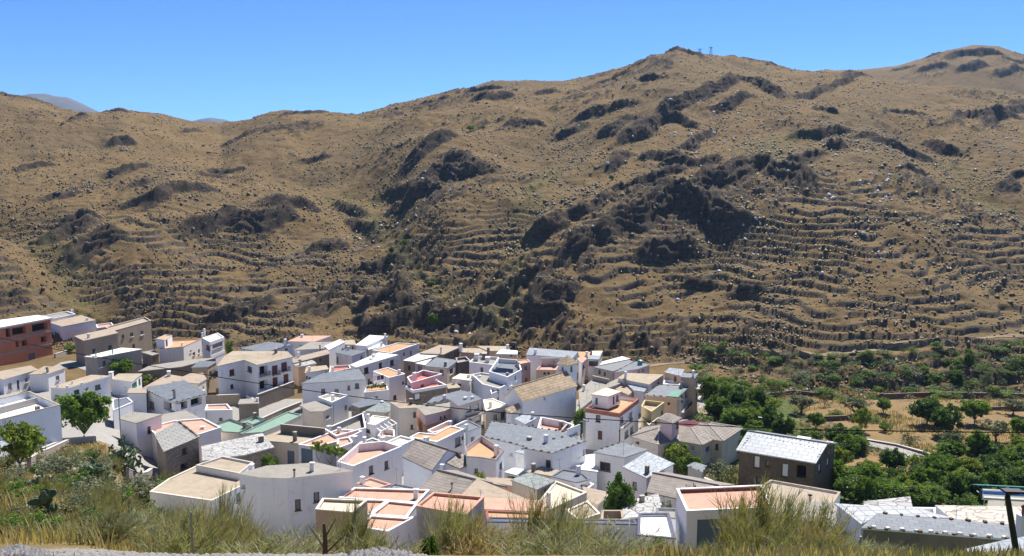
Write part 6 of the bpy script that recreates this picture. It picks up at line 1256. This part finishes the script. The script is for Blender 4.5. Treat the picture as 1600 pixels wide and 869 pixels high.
wall([(1194, 622), (1240, 616), (1290, 622)], .8, 'dry stone terrace wall behind the lone mustard tree', 'earthwall', 'earthwall')
wall([(1280, 656), (1340, 654), (1360, 658)], .6, 'dry stone wall crossing the dry clearing', 'earthwall', 'earthwall')
wall([(1352, 692), (1400, 700), (1450, 714), (1470, 726)], .6, 'stone edging wall around the grey paved patch', 'stone')
wall([(1420, 638), (1500, 642), (1600, 640)], .6, 'dry stone wall across the upper orange field', 'earthwall', 'earthwall')
wall([(1120, 650), (1170, 660), (1200, 664)], 1.1, 'stone wall hidden among the garden trees', 'stone')
wall([(1380, 622), (1470, 619), (1600, 622)], .8, 'long dry stone terrace wall below the hill road', 'earthwall', 'earthwall')
# cables
def cable(name, pts, r, label):
    out = []
    for i in range(len(pts)-1):
        p0, p1, p2, p3 = (pts[max(0, i-1)], pts[i], pts[i+1], pts[min(len(pts)-1, i+2)])
        for k in range(6): t = k/6; out.append(tuple(.5*((2*b)+(c-a)*t+(2*a-5*b+4*c-d)*t*t+(3*b-a-3*c+d)*t**3) for a, b, c, d in zip(p0, p1, p2, p3)))
    out.append(pts[-1]); B = MB(); B.tube([aty(x, y, Y) for x, y, Y in out], r, 5); return tagk(B.build(name, 'cable'), label, 'cable')
cable('power_cable', [(-160, 497, 76), (0, 528, 70), (100, 548.5, 66), (188, 564, 64), (300, 582, 61), (400, 598.5, 58), (600, 625.5, 54), (800, 646, 50), (1000, 659, 47), (1160, 667.5, 45), (1300, 672, 43), (1600, 676, 41), (1800, 676, 40)], .028, 'long sagging black power cable crossing the whole village')
def pole(px, pyt, Y, r, mat, label, name='utility_pole', cat='pole', tilt=0, lamp=None):
    P = aty(px, pyt, Y); g = G(P.x, P.y)-.3; B = MB(); org = Vector((P.x, P.y, g)); e = empty(name, org, label, cat)
    B.tube([org, P], [r*1.2, r], 8); B.build('post', mat, e, org)
    if lamp == 'wall':
        B = MB(); B.tube([P, P+Vector((.0, 0, .25))], [r*2.4, r*1.2], 6); B.build('lantern', 'black', e, org)
    if lamp == 'arm':
        B = MB(); B.tube([P, P+Vector((.5, -.2, .05))], r*.8, 6); B.obox(P+Vector((.7, -.3, .03)), Vector((.28, -.1, 0)), Vector((.05, .12, 0)), Vector((0, 0, .05))); B.build('lamp_head', 'metal', e, org)
    if lamp == 'cross':
        B = MB(); B.obox(P-Vector((0, 0, .3)), Vector((.6, .1, 0)), Vector((-.01, .05, 0)), Vector((0, 0, .05)))
        B.build('crossarm', 'metal', e, org); B = MB()
        for t in (-.5, 0, .5): B.tube([P+Vector((t, t*.15, -.26)), P+Vector((t, t*.15, -.05))], .05, 6)
        B.build('insulator', 'black', e, org)
    return e
pole(185, 617, 108, .06, 'metal', 'thin grey street lamp beside the low slate lean-to', name='street_lamp', cat='street lamp', lamp='arm')
pole(913, 655, 108, .17, 'concrete', 'thick concrete utility pole in front of the three storey white house', lamp='cross')
pole(968, 674, 116, .05, 'black', 'black street lantern at the corner of the three storey white house', name='street_lamp', cat='street lamp', lamp='wall')
pole(1063, 622, 130, .14, 'concrete', 'concrete pole at the corner below the green tarpaulin house', lamp='cross')
pole(876, 562, 150, .05, 'metal', 'thin antenna pole on the square behind the church') if False else None
pole(298, 800, 9, .012, 'metal', 'thin metal stake standing in the grass at the bottom left', name='stake', cat='stake')
pole(1345, 838, 16, .02, 'metal', 'thin grey stake in front of the brown fronted house', name='stake', cat='stake')
# dead stalk
P = aty(506, 818, 9); g = G(P.x, P.y); e = empty('dead_trunk', (P.x, P.y, g), 'dead bare trunk with broken twigs standing in the broom at bottom left centre', 'dead tree')
B = MB(); o3 = Vector((P.x, P.y, g)); B.tube([o3-Vector((0, 0, .1)), o3+Vector((.01, 0, .5)), P], [.035, .026, .014], 7); B.build('trunk', 'bark', e, o3)
B = MB()
for dx, z0, z1 in ((.22, .5, .8), (-.18, .6, .95), (.25, .3, .5), (-.2, .35, .55), (.12, .75, 1.05)): B.tube([o3+Vector((0, 0, z0*(P.z-g))), o3+Vector((dx, .05, z1*(P.z-g)))], [.012, .004], 5)
B.build('twig', 'bark', e, o3)
# black street lamp close to the camera at the right edge
b0 = aty(1594, 900, 27); t0 = aty(1574, 776, 27); g = G(b0.x, b0.y); dirn = (b0-t0).normalized(); foot = t0+dirn*((t0.z-g)/-dirn.z); e = empty('street_lamp', foot, 'tall black street lamp with flat head leaning at the right edge', 'street lamp')
B = MB(); B.tube([foot, t0], [.11, .085], 10); B.build('post', 'black', e, foot)
B = MB(); B.tube([t0, t0+Vector((.06, 0, .16))], [.085, .05], 8); B.obox(t0+Vector((.12, -.05, .2)), Vector((.30, 0, -.01)), Vector((0, .16, 0)), Vector((0, 0, .035))); B.obox(t0+Vector((.12, -.05, .15)), Vector((.16, 0, 0)), Vector((0, .1, 0)), Vector((0, 0, .03))); B.build('lamp_head', 'black', e, foot)
# masts on the summit
for px, top, bot, lb in ((1093, 76, 91, 'left lattice mast on the mountain summit'), (1110.5, 73, 91, 'right and taller lattice mast on the mountain summit')):
    q = onbase(px, bot+3); Y = q[1]; P0 = aty(px, bot, Y); P0.z = Gh(P0.x, P0.y)-1; P1 = aty(px, top, Y); h = P1.z-P0.z; B = MB(); w0, w1 = .9, .3
    for sx, sy in ((-1, -1), (1, -1), (1, 1), (-1, 1)): B.tube([P0+Vector((sx*w0, sy*w0, 0)), P0+Vector((sx*w1, sy*w1, h))], .09, 4)
    for k in range(6):
        t, t2 = k/6, (k+1)/6; a = w0+(w1-w0)*t; b = w0+(w1-w0)*t2
        for s in (-1, 1): B.tube([P0+Vector((-a*s, -a, h*t)), P0+Vector((b*s, -b, h*t2))], .05, 3); B.tube([P0+Vector((-a, -a*s, h*t)), P0+Vector((-b, b*s, h*t2))], .05, 3)
    e = empty('lattice_mast', P0, lb, 'mast', 'masts on the summit'); B.build('lattice', 'metal', e, P0); B = MB(); B.obox(P0+Vector((0, 0, h*.93)), Vector((1.3, 0, 0)), Vector((0, .12, 0)), Vector((0, 0, .12))); B.build('crossarm', 'metal', e, P0)
q = onbase(1199, 135); P0 = Vector((q[0], q[1], Gh(*q)-.5)); B = MB(); B.tube([P0, P0+Vector((0, 0, 8))], .14, 5); B.obox(P0+Vector((0, 0, 7.6)), Vector((.9, 0, 0)), Vector((0, .1, 0)), Vector((0, 0, .1))); tagk(B.build('power_pole', 'concrete', None, P0), 'lone thin power pole on the bare slope below the summit', 'pole')
# solar water heater
Yt = 71.5; c0 = aty(1533, 772, Yt); c1 = aty(1612, 776, Yt-.8); e = empty('solar_water_heater', aty(1550, 786, Yt), 'silver solar water heater tank with teal panel at the right edge', 'water heater'); org = Vector(e.location)
B = MB(); B.tube([c0, c0.lerp(c1, .02), c0.lerp(c1, .98), c1], [.40, .47, .47, .40], 20); B.build('tank', 'steel', e, org, smooth=True)
B = MB(); d = (c1-c0).normalized(); B.obox((c0+c1)/2+Vector((0, .75, .52)), d*((c1-c0).length/2+.1), Vector((0, .6, -.18)), Vector((0, .01, .03))); B.build('panel', 'teal', e, org)
B = MB()
for t in (.08, .5, .92): p = c0.lerp(c1, t); B = MB(); B.tube([p-Vector((0, 0, .3)), p-Vector((0, -.1, 1.0))], .03, 5); B.tube([p-Vector((0, 0, .3)), p+Vector((0, 1.3, -.2))], .03, 5); B.build('leg', 'metal', e, org)
c = aty(1597, 820, 58); e = empty('chimney_stack', c-Vector((0, 0, 1.5)), 'pale chimney with a round rusty cowl at the right edge', 'chimney'); org = Vector(e.location)
B = MB(); B.obox(c-Vector((0, 0, .4)), Vector((.28, .05, 0)), Vector((-.05, .25, 0)), Vector((0, 0, 1.1))); B.build('stack', 'lilac', e, org); B = MB(); B.tube([c+Vector((0, 0, .7)), c+Vector((0, 0, 1.15))], .09, 8); B.tube([c+Vector((0, 0, 1.15)), c+Vector((0, 0, 1.25)), c+Vector((0, 0, 1.42))], [.1, .17, .05], 8); B.build('cowl', 'rust', e, org)
# white canopy over the roof deck beside the street house
r0, zz0 = BUILT['canopy_house']; org = Vector(r0.location); B = MB(); q = [atz(x, y, zz0+2.3) for x, y in ((775, 552.5), (808, 553.5), (809, 548), (783, 545.5))]; cen = sum(q, Vector())/4+Vector((0, 0, .35))
for k in range(4): B.poly([q[k], q[(k+1) % 4], cen]); B.poly([q[k]-Vector((0, 0, .2)), q[(k+1) % 4]-Vector((0, 0, .2)), q[(k+1) % 4], q[k]])
B.build('canopy', 'cloth', r0, org); B = MB()
for v in q: B.tube([v, v-Vector((0, 0, 3.2))], .05, 6)
B.build('canopy_post', 'whitepaint', r0, org)
# pergola beams
r0, zz0 = BUILT['pergola_house']; org = Vector(r0.location); B = MB(); a = atz(587, 668, zz0-.6); b = atz(611, 656, zz0-.6); n_ = Vector((.9, -1.6, 0)).normalized()*2.2
for t in (0, .25, .5, .75, 1): p = a.lerp(b, t); B.obox(p+n_*.5, n_*.55, Vector((.05, .03, 0)), Vector((0, 0, .06)))
B.obox((a+b)/2+n_, (b-a)*.5, n_.normalized()*.06, Vector((0, 0, .08)))
for t in (0, 1): p = a.lerp(b, t)+n_; B.tube([p, p-Vector((0, 0, 3))], .08, 6)
B.build('pergola', 'white', r0, org)
# laundry and flower pots on the terrace
r0, zz0 = BUILT['laundry']; rr = random.Random(4)
for k in range(9):
    p = atz(574+k*3.4, 609-k*.35, zz0-.2); T_ = tree('vine' if k % 2 else 'bush', p, rr.uniform(.7, 1.3), rr.uniform(.5, .8), 'small potted plant crowded on the low walled orange terrace', 'potted plant', 'potted_plant', 'potted plants on the orange terrace')
ln = MB(); a = atz(577, 604, zz0-.4)+Vector((0, 0, 1.7)); b = atz(602, 600, zz0-.4)+Vector((0, 0, 1.7)); ln.tube([a, a.lerp(b, .5)-Vector((0, 0, .12)), b], .012, 4); ln.tube([a, a-Vector((0, 0, 1.8))], .03, 5); ln.tube([b, b-Vector((0, 0, 1.8))], .03, 5)
tagk(ln.build('clothes_line', 'metal', None, a), 'sagging clothes line over the orange terrace', 'clothes line')
for k, (m_, lb) in enumerate((('pink', 'pink towel hanging on the clothes line'), ('cloth', 'white sheet hanging on the clothes line'), ('darkred', 'dark red garment hanging on the clothes line'), ('navy', 'dark blue garment hanging on the clothes line'))):
    B = MB(); p = a.lerp(b, .15+.22*k); d = (b-a).normalized(); n_ = Vector((-d.y, d.x, 0))
    for i in range(5):
        u0, u1 = i/5-.5, (i+1)/5-.5; w0, w1 = math.sin(i*2)*.04, math.sin((i+1)*2)*.04
        f = [p+d*u0*.6+n_*w0, p+d*u1*.6+n_*w1]; g_ = [f[0]-Vector((0, 0, .8)), f[1]-Vector((0, 0, .8))]; B.poly([g_[0], g_[1], f[1], f[0]]); B.poly([g_[1]+n_*.015, g_[0]+n_*.015, f[0]+n_*.015, f[1]+n_*.015])
    tagk(B.build('laundry', m_, None, p), lb, 'laundry', 'laundry on the clothes line')
# green tarpaulin on the garden edge roof
r0, zz0 = BUILT['tarp']; B = MB(); q = [atz(x, y, zz0+.22) for x, y in ((1041, 619), (1060, 620.5), (1068, 609), (1052, 610))]; B.prism([(v.x, v.y) for v in q], zz0+.17, zz0+.24); tagk(B.build('tarpaulin', 'greenmesh', None, q[0]), 'green tarpaulin spread over the grey roof at the garden edge', 'tarpaulin')
r0, zz0 = BUILT['tank']; p = atz(1000, 567, zz0+.5); B = MB(); B.tube([p-Vector((0, 0, .4)), p-Vector((0, 0, .35)), p+Vector((0, 0, .5)), p+Vector((0, 0, .62))], [.45, .5, .46, .2], 12); tagk(B.build('water_tank', 'teal', None, p), 'blue green round water tank on the smooth grey roof', 'water tank')
# dish and bundle
p = atz(275, 648, BUILT['barn'][1]) if False else None
# loose stones weighing down roof edges
def stones(key, pts, n, sz, mat, dz=.2):
    r0, zz0 = BUILT[key]; org = Vector(r0.location); P = [atz(x, y, zz0+d) for x, y, d in pts]
    for i in range(n):
        p = P[0].lerp(P[1], (i+.5)/n); V, Fc = [], []; B = MB(); a = random.uniform(0, 3); s = sz*random.uniform(.7, 1.25)
        ring = [p+Vector((math.cos(a+k*1.047)*s*random.uniform(.8, 1.2), math.sin(a+k*1.047)*s*.75, dz-.1)) for k in range(6)]; top = [v.lerp(p, .3)+Vector((0, 0, s*.75)) for v in ring]
        for k in range(6): B.poly([ring[k], ring[(k+1) % 6], top[(k+1) % 6], top[k]])
        B.poly(top); B.build('edge_stone', mat, r0, org)
stones('barn', [(279, 660, .75), (309, 683, .75)], 13, .2, 'darkstone')
stones('stones2', [(1354, 826, .05), (1580, 843.5, .05)], 10, .2, 'lilac')
stones('stones1', [(1282, 792, .05), (1294, 815, .05)], 6, .17, 'coping'); stones('stones1', [(1315, 792, .05), (1333, 838, .05)], 9, .17, 'coping')
stones('stonehouse', [(1158, 702, .12), (1174, 678, 1.25)], 7, .1, 'darkstone'); stones('stonehouse', [(1177, 677, 1.25), (1288, 697, 1.25)], 17, .1, 'darkstone'); stones('stonehouse', [(1274, 721, .12), (1288, 698, 1.25)], 6, .1, 'darkstone')
# small dark parked car by the grey deck
P = gpix(345, 566); P = aty(345, 563, 166); P.z = G(P.x, P.y)+2.9
e = empty('parked_car', P, 'small dark parked car with pale roof above the tan house roof', 'car'); ax = Vector((.95, .3, 0)); ay = Vector((-.3, .95, 0)); az = Vector((0, 0, 1))
def prof(pts, hw, name, mat, par=e):
    B = MB(); L = [P+ax*x+az*z-ay*hw for x, z in pts]; R_ = [P+ax*x+az*z+ay*hw for x, z in pts]; n = len(pts)
    for i in range(n): j = (i+1) % n; B.poly([L[i], R_[i], R_[j], L[j]])
    B.poly(L[::-1]); B.poly(R_); return B.build(name, mat, par, P)
prof([(-1.9, .3), (1.9, .3), (1.95, .65), (1.1, .85), (-1.1, .9), (-1.85, .85)][::-1], .8, 'body', 'black'); cb = prof([(-1.5, .86), (.95, .84), (.35, 1.36), (-1.0, 1.4)][::-1], .72, 'cabin', 'glass'); prof([(-1.0, 1.4), (.35, 1.37), (.3, 1.43), (-.95, 1.45)][::-1], .7, 'roof', 'steel')
for sx in (-1.2, 1.2):
    for sy in (-.8, .8): c = P+ax*sx+ay*sy+az*.32; B = MB(); B.tube([c-ay*.1, c+ay*.1], .32, 12); wh = B.build('wheel', 'black', e, P); B = MB(); B.tube([c-ay*.11, c+ay*.11], .18, 8); B.build('rim', 'metal', wh, P)
# ------------------------------------------------------------------ the air
hz = MB(); hz.prism([(-3600, -70), (3600, -70), (3600, 5600), (-3600, 5600)], -330, 390)
ho = hz.build('haze', 'white'); hm = bpy.data.materials.new('air'); hm.use_nodes = True; hn = hm.node_tree; hn.nodes.clear()
pv = hn.nodes.new('ShaderNodeVolumePrincipled'); pv.inputs['Color'].default_value = (.42, .66, 1, 1); pv.inputs['Density'].default_value = .00008; pv.inputs['Anisotropy'].default_value = .2
oo = hn.nodes.new('ShaderNodeOutputMaterial'); hn.links.new(pv.outputs[0], oo.inputs['Volume']); ho.data.materials.clear(); ho.data.materials.append(hm); tagk(ho, kind='stuff')
# ------------------------------------------------------------------ light, sky, colour
SAZ, SEL = R(23), R(54)     # azimuth clockwise from +Y (to the right of the view), elevation
w = bpy.data.worlds.new('World'); scene.world = w; w.use_nodes = True; nt = w.node_tree
bg = nt.nodes['Background']; sk = nt.nodes.new('ShaderNodeTexSky'); sk.sky_type = 'NISHITA'; sk.sun_disc = False
sk.sun_elevation = SEL; sk.sun_rotation = SAZ; sk.altitude = 1200; sk.air_density = .55; sk.dust_density = 0; sk.ozone_density = 10
tint = nt.nodes.new('ShaderNodeMix'); tint.data_type = 'RGBA'; tint.blend_type = 'MULTIPLY'; tint.inputs[0].default_value = 1; tint.inputs[7].default_value = (.66, .86, 1, 1)
nt.links.new(sk.outputs[0], tint.inputs[6]); nt.links.new(tint.outputs[2], bg.inputs[0]); bg.inputs[1].default_value = .08
sl = bpy.data.lights.new('sun', 'SUN'); sl.energy = 3.7; sl.angle = R(.53); sl.color = (1, .955, .88)
so = bpy.data.objects.new('sun', sl); COL.objects.link(so)
dv = Vector((math.sin(SAZ)*math.cos(SEL), math.cos(SAZ)*math.cos(SEL), math.sin(SEL)))
so.rotation_euler = dv.to_track_quat('Z', 'Y').to_euler(); so.location = (60, 60, 120)
vs = scene.view_settings; vs.view_transform = 'Standard'; vs.look = 'None'; vs.gamma = 1; vs.exposure = 1.22; vs.use_curve_mapping = False
scene.render.engine = 'CYCLES'; scene.cycles.max_bounces = 5; scene.cycles.transparent_max_bounces = 8
